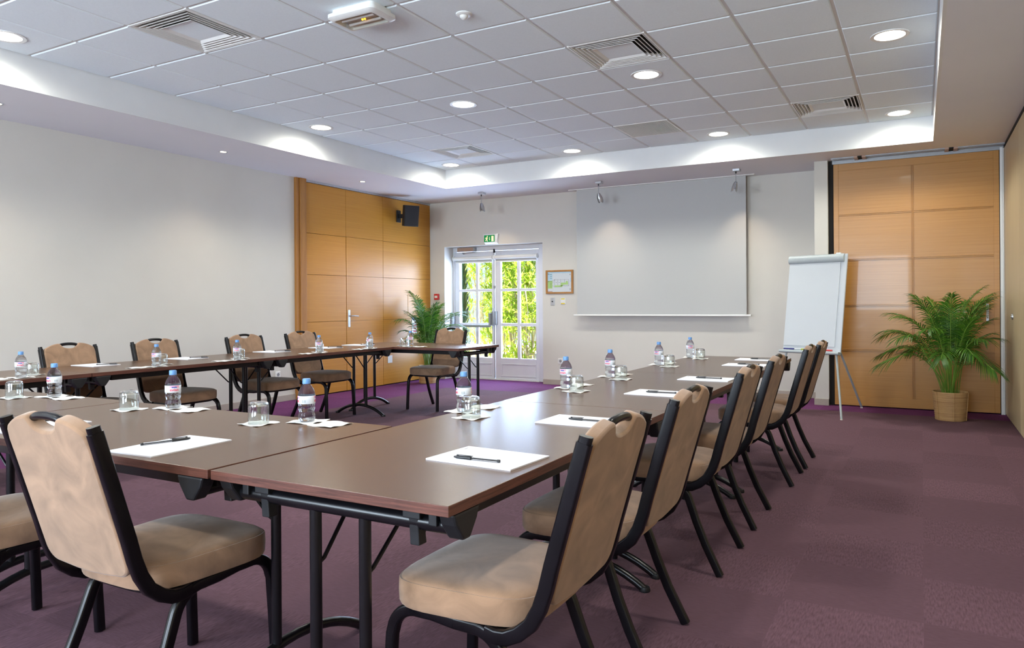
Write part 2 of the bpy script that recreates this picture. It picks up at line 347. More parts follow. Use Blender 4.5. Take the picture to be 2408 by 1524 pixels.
# oak panelling on the left wall
b = MB(); X = XL
zs = [0.012, 0.972, 1.592, 2.130, 2.785]
for y0, y1 in ((6.83, 7.605), (8.385, YB)):
    for z0, z1 in zip(zs[:-1], zs[1:]): b.box(X - 0.03, X, y0 + 0.002, y1 - 0.002, z0 + 0.002, z1 - 0.002, 'oak')
b.box(X - 0.03, X, 7.607, 8.383, zs[3] + 0.004, zs[4] - 0.002, 'oak')
b.box(X - 0.2, X - 0.02, 6.67, YB, 0, C + 0.2, 'dark')
o = struct(b.build('wall_panelling', smooth=0, bevel=0.0015, bseg=1), 'honey oak wall panels around the flush oak door', 'wall')
MB().box(X - 0.02, X + 0.006, 6.83, YB, 2.787, S, 'alu').build('top_channel', o, smooth=0)
struct(MB().box(X - 0.03, X + 0.035, 6.672, 6.725, 0, S, 'oakv').box(X - 0.03, X + 0.05, 6.729, 6.832, 0, S, 'oakv').build('trim_2', smooth=0, bevel=0.003), 'oak upright post ending the oak panelling', 'trim')
# flush door in the panelling
d = thing('door_1', 'flush honey oak door in the oak panelling', 'door', kind='structure')
b = MB(); dz = [0.012, 0.972, 1.592, 2.132]
for z0, z1 in zip(dz[:-1], dz[1:]): b.box(X - 0.03, X + 0.002, 7.610, 8.380, z0 + 0.001, z1 - 0.001, 'oak')
b.build('leaf', d, smooth=0, bevel=0.001, bseg=1)
hd = MB().box(X + 0.002, X + 0.010, 7.632, 7.674, 0.885, 1.125, 'alu').build('handle_plate', d, smooth=0, bevel=0.004)
h = MB(); h.tube([(X + 0.010, 7.653, 1.04), (X + 0.05, 7.653, 1.04)], 0.008, 'alu'); h.tube([(X + 0.05, 7.648, 1.04), (X + 0.055, 7.70, 1.042), (X + 0.052, 7.79, 1.036)], 0.008, 'alu')
h.build('lever', hd)
# sliding oak wall on the right
d = thing('door_2', 'tall oak sliding wall panel behind the flipchart and the palm', 'sliding panel', kind='structure')
Y = 9.0
MB().box(-0.888, 0.722, Y, Y + 0.06, 0.012, 2.77, 'oakx').build('panel', d, smooth=0)
b = MB()
b.box(-0.888, -0.835, Y - 0.006, Y, 0.012, 2.77, 'oakx'); b.box(0.672, 0.722, Y - 0.006, Y, 0.012, 2.77, 'oakx')
b.box(-0.835, 0.672, Y - 0.006, Y, 2.690, 2.77, 'oakx'); b.box(-0.835, 0.672, Y - 0.006, Y, 0.012, 0.115, 'oakx')
b.build('frame', d, smooth=0, bevel=0.002)
b = MB()
for z in (0.645, 1.150, 1.672, 2.183):
    b.box(-0.835, 0.672, Y - 0.007, Y, z - 0.012, z - 0.003, 'oakx'); b.box(-0.835, 0.672, Y - 0.007, Y, z + 0.003, z + 0.012, 'oakx')
b.box(-0.096, -0.087, Y - 0.008, Y, 0.115, 2.690, 'oakv'); b.box(-0.081, -0.072, Y - 0.008, Y, 0.115, 2.690, 'oakv')
b.build('bead_moulding', d, smooth=0, bevel=0.002)
b = MB().box(0.60, 0.622, Y - 0.014, Y - 0.006, 0.98, 1.16, 'alu'); b.tube([(0.611, Y - 0.012, 1.13), (0.611, Y - 0.05, 1.11), (0.611, Y - 0.05, 1.03), (0.611, Y - 0.012, 1.01)], 0.006, 'alu')
b.build('handle', d)
# overhead track of the sliding wall
t = struct(MB().box(-0.90, XR, 8.84, 8.852, S - 0.012, S, 'greymetal').box(-0.90, XR, 8.90, 8.912, S - 0.012, S, 'greymetal').box(-0.90, XR, 8.99, 9.08, S - 0.045, S, 'greymetal').build('trim_3', smooth=0),
           'ceiling track above the oak sliding wall', 'track')
for x in (-0.60, 0.285):
    MB().box(x - 0.06, x - 0.022, 8.83, 8.99, S - 0.02, S, 'pinkish').box(x + 0.022, x + 0.06, 8.83, 8.99, S - 0.02, S, 'pinkish').box(x - 0.022, x + 0.022, 8.83, 8.99, S - 0.014, S, 'dark').build('hanger', t, smooth=0)
struct(MB().box(0.722, 0.728, 9.0, 9.2, 0, S, 'dark').box(0.728, 0.752, 8.985, 9.1, 0.0, S - 0.02, 'white').box(0.754, 0.762, 8.98, 9.1, 0.0, S - 0.03, 'plastic').build('trim_4', smooth=0), 'white post in the corner by the palm', 'trim')
struct(MB().box(XR - 0.004, XR + 0.02, YF, 8.98, S - 0.03, S, 'dark').build('trim_5', smooth=0), 'dark joint along the top of the right wall', 'trim')

# ------------------------------------------------------------------ glazed double door
DY = 9.80
d = thing('door_3', 'white glazed double door to the garden', 'door', kind='structure')
b = MB(); b.box(DX0, -6.692, DY - 0.01, DY + 0.06, 0, DH, 'door'); b.box(-5.148, DX1, DY - 0.01, DY + 0.06, 0, DH, 'door'); b.box(-6.692, -5.148, DY - 0.01, DY + 0.06, 2.035, DH, 'door')
b.build('frame', d, smooth=0, bevel=0.004)
MB().box(-6.70, -5.14, DY - 0.03, DY + 0.10, 0.0, 0.014, 'plastic').build('threshold', d, smooth=0)
def leaf(x0, x1, px, hinge):
    lf = MB(); z0, z1 = 0.016, 2.03; xa, xb = px[0][0], px[-1][1]; y0, y1 = DY, DY + 0.045
    zr = [(0.342, 0.844), (0.890, 1.391), (1.431, 1.90)]
    lf.box(x0, xa, y0, y1, z0, z1, 'door'); lf.box(xb, x1, y0, y1, z0, z1, 'door')
    lf.box(xa, xb, y0, y1, z0, zr[0][0], 'door'); lf.box(xa, xb, y0, y1, zr[2][1], z1, 'door')
    o = lf.build('door_leaf', d, smooth=0, bevel=0.004)
    mb = MB()
    for za, zb in ((zr[0][1], zr[1][0]), (zr[1][1], zr[2][0])):
        for ua, ub in px: mb.box(ua, ub, y0 + 0.005, y1 - 0.005, za, zb, 'door')
    for (ua, ub), (va, vb) in zip(px[:-1], px[1:]): mb.box(ub, va, y0 + 0.005, y1 - 0.005, zr[0][0], zr[2][1], 'door')
    mb.build('glazing_bars', o, smooth=0, bevel=0.004)
    for za, zb in zr:
        for ua, ub in px: MB().box(ua - 0.002, ub + 0.002, y0 + 0.020, y0 + 0.024, za - 0.002, zb + 0.002, 'pane').build('pane', o, smooth=0)
    fr = MB(); a0, a1, c0, c1 = xa, xb, 0.055, 0.262; w = 0.022
    fr.box(a0, a1, y0 - 0.008, y0, c0, c0 + w, 'door'); fr.box(a0, a1, y0 - 0.008, y0, c1 - w, c1, 'door'); fr.box(a0, a0 + w, y0 - 0.008, y0, c0 + w, c1 - w, 'door'); fr.box(a1 - w, a1, y0 - 0.008, y0, c0 + w, c1 - w, 'door')
    fr.build('panel_moulding', o, smooth=0, bevel=0.005)
    bl = MB(); bl.tube([(x0 + 0.012, y0 - 0.042, 1.925), (x1 - 0.012, y0 - 0.042, 1.925)], 0.030, 'plastic', 16)
    bl.box(x0 + 0.03, x1 - 0.03, y0 - 0.020, y0 - 0.016, 1.865, 1.92, 'screen'); bl.box(x0 + 0.03, x1 - 0.03, y0 - 0.026, y0 - 0.010, 1.852, 1.870, 'plastic')
    for xx in (x0 + 0.008, x1 - 0.008): bl.lathe([(0.0, -0.008), (0.038, -0.008), (0.038, 0.008), (0, 0.008)], 'plastic', 18, Matrix.Translation((xx, y0 - 0.042, 1.925)) @ Matrix.Rotation(PI / 2, 4, 'Y'))
    bl.build('roller_blind', o)
    return o
l1 = leaf(-6.690, -5.945, [(-6.605, -6.295), (-6.247, -5.990)], 0)
l2 = leaf(-5.930, -5.152, [(-5.826, -5.536), (-5.484, -5.204)], 1)
MB().tube([(-5.9375, DY - 0.006, 0.03), (-5.9375, DY - 0.006, 2.05)], 0.007, 'greymetal').box(-5.950, -5.925, DY - 0.02, DY, 2.0, 2.06, 'dark').box(-5.95, -5.925, DY - 0.02, DY, 1.44, 1.48, 'greymetal').build('espagnolette_bolt', l2)
pb = MB(); pb.box(-6.735, -5.965, DY - 0.105, DY - 0.075, 0.825, 0.862, 'greymetal')
for xx in (-6.700, -5.985): pb.box(xx - 0.018, xx + 0.018, DY - 0.09, DY - 0.0, 0.86, 1.05, 'greymetal'); pb.sweep([(xx, DY - 0.09, 0.845), (xx, DY - 0.07, 0.93), (xx, DY - 0.03, 1.0)], rr(0.03, 0.03, 0.008, 2), 'greymetal')
pb.box(-5.965, -5.885, DY - 0.06, DY - 0.0, 0.86, 1.08, 'greymetal'); pb.tube([(-5.92, DY - 0.07, 0.85), (-5.92, DY - 0.07, 1.13)], 0.014, 'greymetal')
pb.build('panic_bar', l1, bevel=0.004)
dc = MB().box(-6.60, -6.30, DY - 0.065, DY - 0.012, 2.04, 2.095, 'pinkish').box(-6.30, -6.265, DY - 0.065, DY - 0.012, 2.03, 2.097, 'greymetal')
dc.tube([(-6.28, DY - 0.07, 2.02), (-6.50, DY - 0.07, 2.01), (-6.50, DY - 0.02, 2.0)], 0.008, 'greymetal')
dc.build('door_closer', d, bevel=0.003)

# ------------------------------------------------------------------ garden
struct(MB().box(-16, 4, YB + 0.5, 20, -0.16, -0.06, 'gravel').build('ground_outside', smooth=0), 'pale sunlit ground outside the door', 'ground')
def leafblade(b, p, d, n, L, w, m, droop=0.15, segs=3):
    """narrow pointed leaf as a thin folded strip"""
    d = d.normalized(); sd = d.cross(n)
    if sd.length < 1e-3: sd = d.cross(Vector((1, 0, 0)))
    sd.normalize(); vs = []; 
    pr = [0.35, 1.0, 0.75, 0.0] if segs == 3 else [0.5, 1.0, 0.0]
    for i in range(segs + 1):
        t = i / segs; q = p + d * (L * t) + Vector((0, 0, -droop * L * t * t)); ww = w * pr[i]
        vs += [tuple(q - sd * ww), tuple(q + sd * ww)]
    vs[-1] = vs[-2]
    fs = [(2 * i, 2 * i + 1, 2 * i + 3, 2 * i + 2) for i in range(segs)]
    o = len(b.v); k = b.mi(m); b.v += vs[:-1]
    for f in fs[:-1]: b.f.append([o + q for q in f]); b.m.append(k)
    e = 2 * (segs - 1); b.f.append([o + e, o + e + 1, o + e + 2]); b.m.append(k)
def shrub(x, y, w, dpt, h, n, label, seed):
    r = random.Random(seed); root = thing('oleander_shrub', label, 'shrub', (x, y, -0.06), 0, 'oleander shrubs outside the glazed door')
    fo, st = MB(), MB()
    for k in range(34):
        a = r.uniform(0, 2 * PI); q0 = Vector((r.uniform(-.3, .3) * w, r.uniform(-.3, .3) * dpt, 0)); q1 = Vector((q0.x + r.uniform(-.25, .25) * w, q0.y + r.uniform(-.4, .3) * dpt, r.uniform(.45, .95) * h))
        st.tube([q0, (q0 + q1) / 2 + Vector((r.uniform(-.1, .1), r.uniform(-.1, .1), 0)), q1], r.uniform(.006, .014), 'twig', 5)
    for k in range(n):
        z = h * (r.uniform(0, 1) ** 0.62); c = Vector((r.uniform(-.5, .5) * w, (-.5 + r.uniform(0, 1) ** 1.6 * 0.8) * dpt, z))
        ax = Vector((r.uniform(-.6, .6), r.uniform(-1.0, .2), r.uniform(.3, 1.0))).normalized()
        for q in range(11):
            t = Vector((r.gauss(0, 1), r.gauss(0, 1), r.gauss(0, 1))).normalized(); dv = (ax * r.uniform(.5, 1.2) + t * .9)
            leafblade(fo, c + ax * r.uniform(0, .16), dv, Vector((0, -0.4, 1)), r.uniform(.14, .24), r.uniform(.013, .020), 'oleander', 0.2, 2)
    fo.build('foliage', root, smooth=0); st.build('stems', root)
shrub(-6.98, 12.45, 0.95, 0.9, 3.0, 480, 'bright green oleander shrub behind the left leaf of the glazed door', 1)
shrub(-8.3, 14.2, 3.2, 1.2, 3.7, 800, 'bright green oleander shrub farthest back outside, beyond the dark cypress', 2)
shrub(-5.55, 12.35, 0.95, 0.9, 3.1, 480, 'bright green oleander shrub behind the right leaf of the glazed door', 3)
cy = thing('cypress', 'dark green narrow cypress at the left edge of the glazed door', 'tree', (-7.86, 11.40, -0.06))
b = MB(); r = random.Random(5)
for k in range(2600):
    z = r.uniform(0.05, 4.0); a = r.uniform(0, 2 * PI); R = 0.30 * (1 - 0.03 * z) * (0.75 + 0.25 * r.random())
    p = Vector((R * math.cos(a), R * math.sin(a), z)); leafblade(b, p, Vector((math.cos(a) * .5, math.sin(a) * .5, 1.0)), Vector((math.cos(a), math.sin(a), .1)), r.uniform(.10, .2), .022, 'cypress', 0.0, 2)
b.build('foliage', cy, smooth=0)
MB().lathe([(0.24, 0.0), (0.27, 0.3), (0.25, 2.5), (0.18, 4.0)], 'cypress', 14).build('trunk', cy)

# ------------------------------------------------------------------ ceiling fixtures
def light(name, kind, loc, energy, col, parent=None, **k):
    l = bpy.data.lights.new(name, kind); l.energy = energy; l.color = col
    for a, v in k.items(): setattr(l, a, v)
    o = bpy.data.objects.new(name, l); COL.objects.link(o); o.location = loc
    if parent: o.parent = parent
    return o
LX = [CX0 + 0.5 * G + 3 * G * i for i in range(4)]; LY = [CY0 + (9 - 0.5) * G, CY0 + (9 + 4.5) * G, CY0 + (9 + 8.5) * G]
PLX = ['in the corner of the recess above the oak panelling side', 'second from the left wall', 'third from the left wall', 'nearest the right wall']
PLY = ['row nearest the camera', 'middle row', 'back row by the screen']
proto = None
COOL = (1.0, 0.985, 0.86)
for j, y in enumerate(LY):
    for i, x in enumerate(LX):
        if not (j == 0 and i > 0):
            lab = 'round recessed ceiling light, ' + ['left wall side', 'second from left', 'third from left', 'right wall side'][i] + ', ' + PLY[j]
            if proto is None:
                proto = thing('ceiling_downlight', lab, 'ceiling light', (x, y, C), 0, 'round recessed ceiling lights')
                b = MB(); b.lathe([(0.100, -0.004), (0.125, -0.006), (0.127, 0.0), (0.100, 0.0)], 'plastic', 40, cap0=False, cap1=False); b.build('trim_ring', proto)
                MB().lathe([(0.0, -0.003), (0.101, -0.003), (0.101, -0.001), (0, -0.001)], 'lamp', 40).build('diffuser', proto)
            else: dup(proto, (x, y, C), 0, lab)
        light('downlight_lamp', 'SPOT', (x, y, C - 0.02), 84, COOL, spot_size=math.radians(172), spot_blend=1.0, shadow_soft_size=0.10)
for x in LX: light('downlight_lamp', 'SPOT', (x, CY0 + 3.5 * G, C - 0.02), 84, COOL, spot_size=math.radians(172), spot_blend=1.0, shadow_soft_size=0.10)  # unseen row added behind the camera for illumination, no fixtures built
proto = None
WARM = (1.0, 0.78, 0.55)
for (x, y), nm in zip(((-6.48, 3.08), (-6.48, 5.20), (-6.48, 7.36)), ('cut by the left edge of the photo', 'above the plain left wall', 'above the oak panelling')):
    lab = 'small warm halogen spotlight in the lowered ceiling, ' + nm
    if proto is None:
        proto = thing('halogen_spotlight', lab, 'ceiling light', (x, y, S), 0, 'small halogen spotlights')
        MB().lathe([(0.030, -0.002), (0.042, -0.004), (0.043, 0.0), (0.030, 0.0)], 'alu', 28, cap0=False, cap1=False).build('trim_ring', proto)
        MB().lathe([(0.0, -0.002), (0.031, -0.002), (0.031, -0.0005), (0, -0.0005)], 'lampwarm', 28).build('bulb', proto)
    else: dup(proto, (x, y, S), 0, lab)
    light('halogen_lamp', 'SPOT', (x, y, S - 0.012), 14, WARM, spot_size=math.radians(95), spot_blend=0.8, shadow_soft_size=0.03)
# four-way air diffusers
proto = None
for (i, j), nm in zip(VENTS, ('cut by the top of the photo', 'right of the motion detector', 'nearest the right wall', 'nearest the glazed door')):
    x, y = CX0 + (i + .5) * G, CY0 + (j + .5) * G; lab = 'square louvred air vent in the tiled ceiling, ' + nm
    if proto is None:
        proto = thing('air_vent', lab, 'air vent', (x, y, C), 0, 'square air vents')
        def ring(b, ro, zo, ri, zi, m, th=0.003):
            A = [(-ro, -ro, zo), (ro, -ro, zo), (ro, ro, zo), (-ro, ro, zo)]; B = [(-ri, -ri, zi), (ri, -ri, zi), (ri, ri, zi), (-ri, ri, zi)]
            A2 = [(a, c, z + th) for a, c, z in A]; B2 = [(a, c, z + th) for a, c, z in B]
            b.loft([A, B, B2, A2, A], m, True, False, False)
        b = MB(); ring(b, 0.297, -0.001, 0.285, -0.001, 'plastic', 0.012); b.build('frame', proto, smooth=0)
        b = MB()
        for q in range(4): ro = 0.280 - 0.030 * q; ring(b, ro, 0.000, ro - 0.006, 0.000, 'plastic', 0.002); ring(b, ro - 0.006, 0.000, ro - 0.020, 0.026, 'plastic', 0.0015)
        b.build('louvres', proto, smooth=0)
        b = MB(); ring(b, 0.160, 0.000, 0.138, 0.016, 'plastic'); b.box(-0.139, 0.139, -0.139, 0.139, 0.015, 0.020, 'tile'); b.build('centre_plate', proto, smooth=0)
        MB().box(-0.29, 0.29, -0.29, 0.29, 0.050, 0.055, 'dark').build('backing', proto, smooth=0)
    else: dup(proto, (x, y, C), 0, lab)
x, y = CX0 + (PERF[0] + .5) * G, CY0 + (PERF[1] + .5) * G
o = thing('return_air_grille', 'finely slatted square grille in the tiled ceiling near the back', 'grille', (x, y, C))
b = MB(); 
for q in range(36): xx = -0.277 + 0.554 * q / 35; b.box(xx - 0.0045, xx + 0.0045, -0.283, 0.283, -0.002, 0.006, 'plastic')
b.box(-0.295, -0.283, -0.295, 0.295, -0.003, 0.008, 'plastic'); b.box(0.283, 0.295, -0.295, 0.295, -0.003, 0.008, 'plastic'); b.box(-0.283, 0.283, -0.295, -0.283, -0.003, 0.008, 'plastic'); b.box(-0.283, 0.283, 0.283, 0.295, -0.003, 0.008, 'plastic')
b.build('slats', o, smooth=0); MB().box(-0.29, 0.29, -0.29, 0.29, 0.0082, 0.0088, 'greymetal').build('backing', o, smooth=0)
# emergency light
o = thing('emergency_light', 'white oblong emergency light with glowing amber diodes on the ceiling', 'emergency light', (-3.145, 3.575, C))
b = MB()
def rrect(w, h, r, z): return [(x, y, z) for x, y in rr(w, h, r, 4)]
b.loft([rrect(.34, .20, .03, -0.0), rrect(.34, .20, .03, -0.022), rrect(.385, .245, .035, -0.030), rrect(.385, .245, .035, -0.052), rrect(.34, .20, .03, -0.068), rrect(.31, .17, .02, -0.068), rrect(.30, .16, .02, -0.040)], 'plastic', True, True, True)
b.build('housing', o)
MB().box(-0.149, 0.149, -0.079, 0.079, -0.045, -0.0405, 'reflector').build('reflector', o, smooth=0)
for s in (-1, 1): MB().tube([(-0.13, 0.035 * s, -0.055), (0.13, 0.035 * s, -0.055)], 0.009, 'tube', 12).build('tube_lamp', o)
for s in (-1, 1): MB().lathe([(0, -0.006), (0.006, -0.004), (0.006, 0.004), (0, 0.006)], 'amber', 10, Matrix.Translation((0.010 * s + 0.02, -0.005, -0.058))).build('diode', o)
MB().box(-0.154, 0.154, -0.084, 0.084, -0.0700, -0.0685, 'cover').build('clear_cover', o, smooth=0)
# motion detector
o = thing('motion_detector', 'small white domed motion detector on a ceiling tile', 'detector', (-2.60, 3.93, C))
MB().lathe([(0.0, 0.0), (0.052, 0.0), (0.052, -0.006), (0.044, -0.012), (0.028, -0.014), (0.0, -0.014)], 'plastic', 32).build('base', o)
MB().lathe([(0.027, -0.014), (0.025, -0.024), (0.016, -0.034), (0.0, -0.038)], 'plastic', 24).build('lens', o)
# adjustable pendant spots over the screen
proto = None
for x, a, tilt, nm in ((-5.63, 0.15, 0.06, 'in front of the glazed door'), (-3.785, -0.45, -0.16, 'at the left side of the projection screen'), (-1.975, 0.30, 0.30, 'at the right side of the projection screen')):
    lab = 'small grey spotlight hanging from the ceiling ' + nm
    o = thing('pendant_spotlight', lab, 'spotlight', (x, 8.95, S), 0, 'hanging spotlights')
    MB().box(-0.042, 0.042, -0.042, 0.042, -0.030, 0.0, 'alu').build('ceiling_rose', o, smooth=0, bevel=0.003)
    MB().tube([(-0.01, 0, -0.03), (-0.01, 0, -0.055)], 0.008, 'black').tube([(-0.01, 0, -0.05), (-0.01, 0, -0.165)], 0.0045, 'greymetal').build('stem', o)
    tf = Matrix.Translation((-0.01, 0, -0.16)) @ Matrix.Rotation(tilt, 4, 'Y') @ Matrix.Rotation(0.35, 4, 'X') @ Matrix.Rotation(a, 4, 'Z')
    b = MB()
    for s in (-1, 1):                         # two curved wings round the bulb
        rings = []
        for q in range(7):
            t = q / 6; z = 0.005 - 0.135 * t; wv = 0.012 + 0.020 * math.sin(PI * min(1, t * 1.15) * 0.6)
            out = []
            for kk in range(9):
                aa = (-70 + 140 * kk / 8) * PI / 180; R = wv + 0.004
                out.append((s * (R * math.cos(aa) + 0.001), R * math.sin(aa) * 1.1, z + (0.03 * abs(math.sin(aa)) * t)))
            for kk in range(8, -1, -1):
                aa = (-70 + 140 * kk / 8) * PI / 180; R = wv + 0.001
                out.append((s * (R * math.cos(aa) + 0.001), R * math.sin(aa) * 1.1, z + (0.03 * abs(math.sin(aa)) * t)))
            rings.append(out)
        b.loft(rings, 'alu', tf=tf)
    b.build('shade', o)
    MB().lathe([(0.0, -0.02), (0.008, -0.02), (0.008, -0.085), (0.0, -0.09)], 'tube', 12, tf).build('bulb', o)
for x in (-5.63, -3.785, -1.975):
    l = light('pendant_lamp', 'SPOT', (x, 8.95, S - 0.31), 7, WARM, spot_size=math.radians(75), spot_blend=0.9, shadow_soft_size=0.03)
    l.rotation_euler = (math.radians(38), 0, 0)

# ------------------------------------------------------------------ things on the walls
o = thing('projection_screen', 'white pull-down projection screen on the end wall', 'projection screen', (-3.15, 9.42, 0))
MB().box(-1.185, 1.185, 0.0, 0.003, 1.035, S, 'screen').build('fabric', o, smooth=0)
MB().box(-1.238, 1.240, -0.012, 0.016, 1.014, 1.038, 'plastic').build('bottom_bar', o, smooth=0, bevel=0.004)
MB().box(-1.30, 1.30, -0.035, 0.05, S - 0.010, S, 'plastic').build('ceiling_slot', o, smooth=0)
o = thing('exit_sign', 'green emergency exit sign with running man above the glazed door', 'sign', (-5.832, YB, 2.195))
MB().loft([[(-.128, 0, .072), (.135, 0, .072), (.120, 0, -.085), (-.113, 0, -.085)], [(-.132, -.045, .072), (.139, -.045, .072), (.112, -.045, -.062), (-.105, -.045, -.062)], [(-.122, -.055, .065), (.100, -.055, .065), (.090, -.055, -.055), (-.100, -.055, -.055)]], 'plastic').build('housing', o, smooth=0)
sf = MB().box(-.105, .083, -.058, -.055, -.050, .055, 'green').build('sign_face', o, smooth=0)
b = MB(); y0, y1 = -.0595, -.058
b.prism([(-.068, .020), (-.052, .020), (-.045, -.010), (-.038, -.042), (-.050, -.042), (-.058, -.015), (-.072, -.036), (-.082, -.030), (-.068, -.005)], y0, y1, 'signwhite')
b.prism([(-.085, .012), (-.050, .026), (-.032, .008), (-.038, .002), (-.052, .014), (-.083, .002)], y0, y1, 'signwhite')
b.prism([(-.046 + .010 * math.cos(q * PI / 4), .036 + .010 * math.sin(q * PI / 4)) for q in range(8)], y0, y1, 'signwhite')
b.prism([(-.010, .028), (-.002, .028), (-.002, -.012), (.004, -.012), (-.006, -.028), (-.016, -.012), (-.010, -.012)], y0, y1, 'signwhite')
b.prism([(.028, .040), (.066, .040), (.066, -.042), (.028, -.042)], y0, y1, 'signwhite')
b.build('pictogram', sf, smooth=0)
o = thing('evacuation_plan', 'oak framed floor plan on the wall right of the glazed door', 'framed plan', (-4.673, YB, 1.51))
b = MB(); b.box(-.223, .223, -.02, 0, .148, .173, 'oakv'); b.box(-.223, .223, -.02, 0, -.173, -.148, 'oakv'); b.box(-.223, -.192, -.02, 0, -.148, .148, 'oakv'); b.box(.192, .223, -.02, 0, -.148, .148, 'oakv')
b.build('frame', o, smooth=0, bevel=0.003)
sh = MB().box(-.192, .192, -.010, -.002, -.148, .148, 'board').build('sheet', o, smooth=0)
b = MB(); y0, y1 = -.0115, -.010
def bl(x0, x1, z0, z1, m): b.box(x0, x1, y0, y1, z0, z1, m)
bl(-.190, .190, .128, .146, 'paleblue'); bl(-.190, -.115, .022, .124, 'paleblue'); bl(-.190, -.115, -.095, .018, 'palegreen'); bl(-.190, -.115, -.146, -.136, 'pinkish')
for z in (.105, .075, .045, .005, -.02, -.045, -.075): bl(-.155, -.122, z, z + .006, 'ink')
for z in (.112, .002): bl(-.187, -.163, z, z + .009, 'ink')
bl(-.080, .045, -.075, -.050, 'palegreen'); bl(.020, .060, -.062, -.012, 'palegreen'); bl(.055, .140, -.042, -.012, 'palegreen'); bl(.105, .135, -.012, .010, 'palegreen')
def ln(x0, z0, x1, z1): b.box(min(x0, x1) - .001, max(x0, x1) + .001, y0, y1, min(z0, z1) - .001, max(z0, z1) + .001, 'ink')
for s in ((-.080, .034, .150, .034), (-.080, -.076, .045, -.076), (-.080, .034, -.080, -.076), (-.030, .034, -.030, -.050), (.022, .034, .022, -.030), (.082, .034, .082, -.010), (.150, .034, .150, -.062), (.075, -.062, .150, -.062), (-.105, .026, -.080, .026), (-.105, .026, -.105, -.02), (-.105, -.045, -.105, -.070), (-.105, -.070, -.080, -.070), (.075, -.062, .075, -.046)): ln(*s)
bl(-.083, -.074, .024, .033, 'ink'); bl(.168, .176, .098, .110, 'ink'); bl(.172, .188, -.005, .055, 'paleblue'); bl(.160, .186, -.125, -.095, 'flipgrey'); bl(-.06, -.045, -.012, -.008, 'ink'); bl(-.012, .006, -.012, -.008, 'ink')
b.build('plan_drawing', sh, smooth=0)
o = thing('switch_plate', 'grey metal key switch plate below the framed plan', 'switch', (-4.79, YB, 1.222))
MB().box(-.034, .034, -.008, 0, -.056, .056, 'alu').build('plate', o, smooth=0, bevel=0.003); MB().lathe([(0, 0), (.010, 0), (.009, .008), (0, .008)], 'dark', 14, Matrix.Translation((-.002, -.008, 0)) @ Matrix.Rotation(PI / 2, 4, 'X')).build('key_switch', o)
o = thing('light_switch', 'white double light switch with two yellow stickers', 'switch', (-4.618, YB, 1.226))
MB().box(-.041, .041, -.012, 0, -.045, .045, 'plastic').build('plate', o, smooth=0, bevel=0.008, bseg=3)
for s in (-1, 1): MB().box(s * .014 - .0125, s * .014 + .0125, -.016, -.012, -.022, .022, 'plastic').build('rocker', o, smooth=0, bevel=0.002)
for s, lo, hi in ((1, .026, .040), (-1, -.042, -.026)): MB().box(-.030, .030, -.0135, -.012, lo, hi, 'yellow').build('sticker', o, smooth=0)
def socket(name, label, loc, rz):
    o = thing(name, label, 'socket', loc, rz)
    b = MB(); b.box(-.041, .041, -.011, 0, -.041, .041, 'plastic'); b.build('plate', o, smooth=0, bevel=0.006)
    MB().lathe([(.0205, 0.0), (.022, .003), (.024, .003), (.024, 0)], 'plastic', 24, Matrix.Translation((0, -.011, 0)) @ Matrix.Rotation(PI / 2, 4, 'X'), False, False).build('rim', o)
    MB().lathe([(0, 0), (.0205, 0), (.0205, .0008), (0, .0008)], 'greymetal', 24, Matrix.Translation((0, -.011, 0)) @ Matrix.Rotation(PI / 2, 4, 'X')).build('recess', o)
    MB().tube([(0, -.011, .010), (0, -.018, .010)], .003, 'alu').build('earth_pin', o)
socket('wall_socket', 'white power socket low on the plain left wall', (XL, 6.385, .34), PI / 2)
socket('wall_socket', 'white power socket low on the end wall right of the glazed door', (-4.665, YB, .35), 0)
o = tag(MB().box(XL, XL + .008, 8.475, 8.575, .325, .435, 'plastic').build('blank_plate', smooth=0, bevel=0.002), 'white blank cover plate low on the oak panelling', 'cover plate')
o = tag(MB().box(XL, XL + .004, 8.965, 9.30, 1.075, 1.362, 'oak').build('access_panel', smooth=0, bevel=0.0015), 'flush oak access panel above the left palm', 'access panel')
o = thing('fire_call_point', 'red fire alarm call point behind the top of the left palm', 'alarm', (-6.862, YB, 1.315))
MB().box(-.042, .042, -.04, 0, -.050, .045, 'callred').build('housing', o, smooth=0, bevel=0.006); MB().box(-.026, .026, -.042, -.040, -.022, .016, 'plastic').build('press_plate', o, smooth=0)
o = thing('wall_notice', 'small blue, white and red notice half hidden behind left palm', 'notice', (XL, 9.12, .865), PI / 2)
MB().box(-.06, .06, -.004, 0, -.12, .13, 'plastic').build('sheet', o, smooth=0); MB().box(-.055, .02, -.0055, -.004, .085, .125, 'cap').build('blue_band', o, smooth=0)
b = MB()
for q in range(4): b.box(-.03 + .01 * q, .05, -.0055, -.004, -.10 + .045 * q, -.08 + .045 * q, 'red')
b.build('red_bands', o, smooth=0)
# loudspeaker
o = thing('loudspeaker', 'black wedge loudspeaker high on the oak panelling', 'loudspeaker', (XL, 8.74, 2.53))
tf = Matrix.Translation((0.205, 0.0, 0.0)) @ Matrix.Rotation(-0.52, 4, 'Z') @ Matrix.Rotation(0.16, 4, 'Y')
b = MB(); P = [(-.085, -.065), (.03, -.115), (.115, -.115), (.115, .115), (.03, .115), (-.085, .065)]
b.loft([[(x, y, -.155) for x, y in P], [(x, y, .155) for x, y in P]], 'spk', tf=tf); b.build('cabinet', o, smooth=0, bevel=0.006)
MB().box(.1155, .121, -.105, .105, -.145, .145, 'spk', tf).build('grille', o, smooth=0, bevel=0.003)
b = MB().box(0, .02, -.045, .045, -.09, .09, 'blkplast').box(.02, .13, -.02, .02, -.03, .03, 'blkplast'); b.build('wall_bracket', o, smooth=0, bevel=0.004)

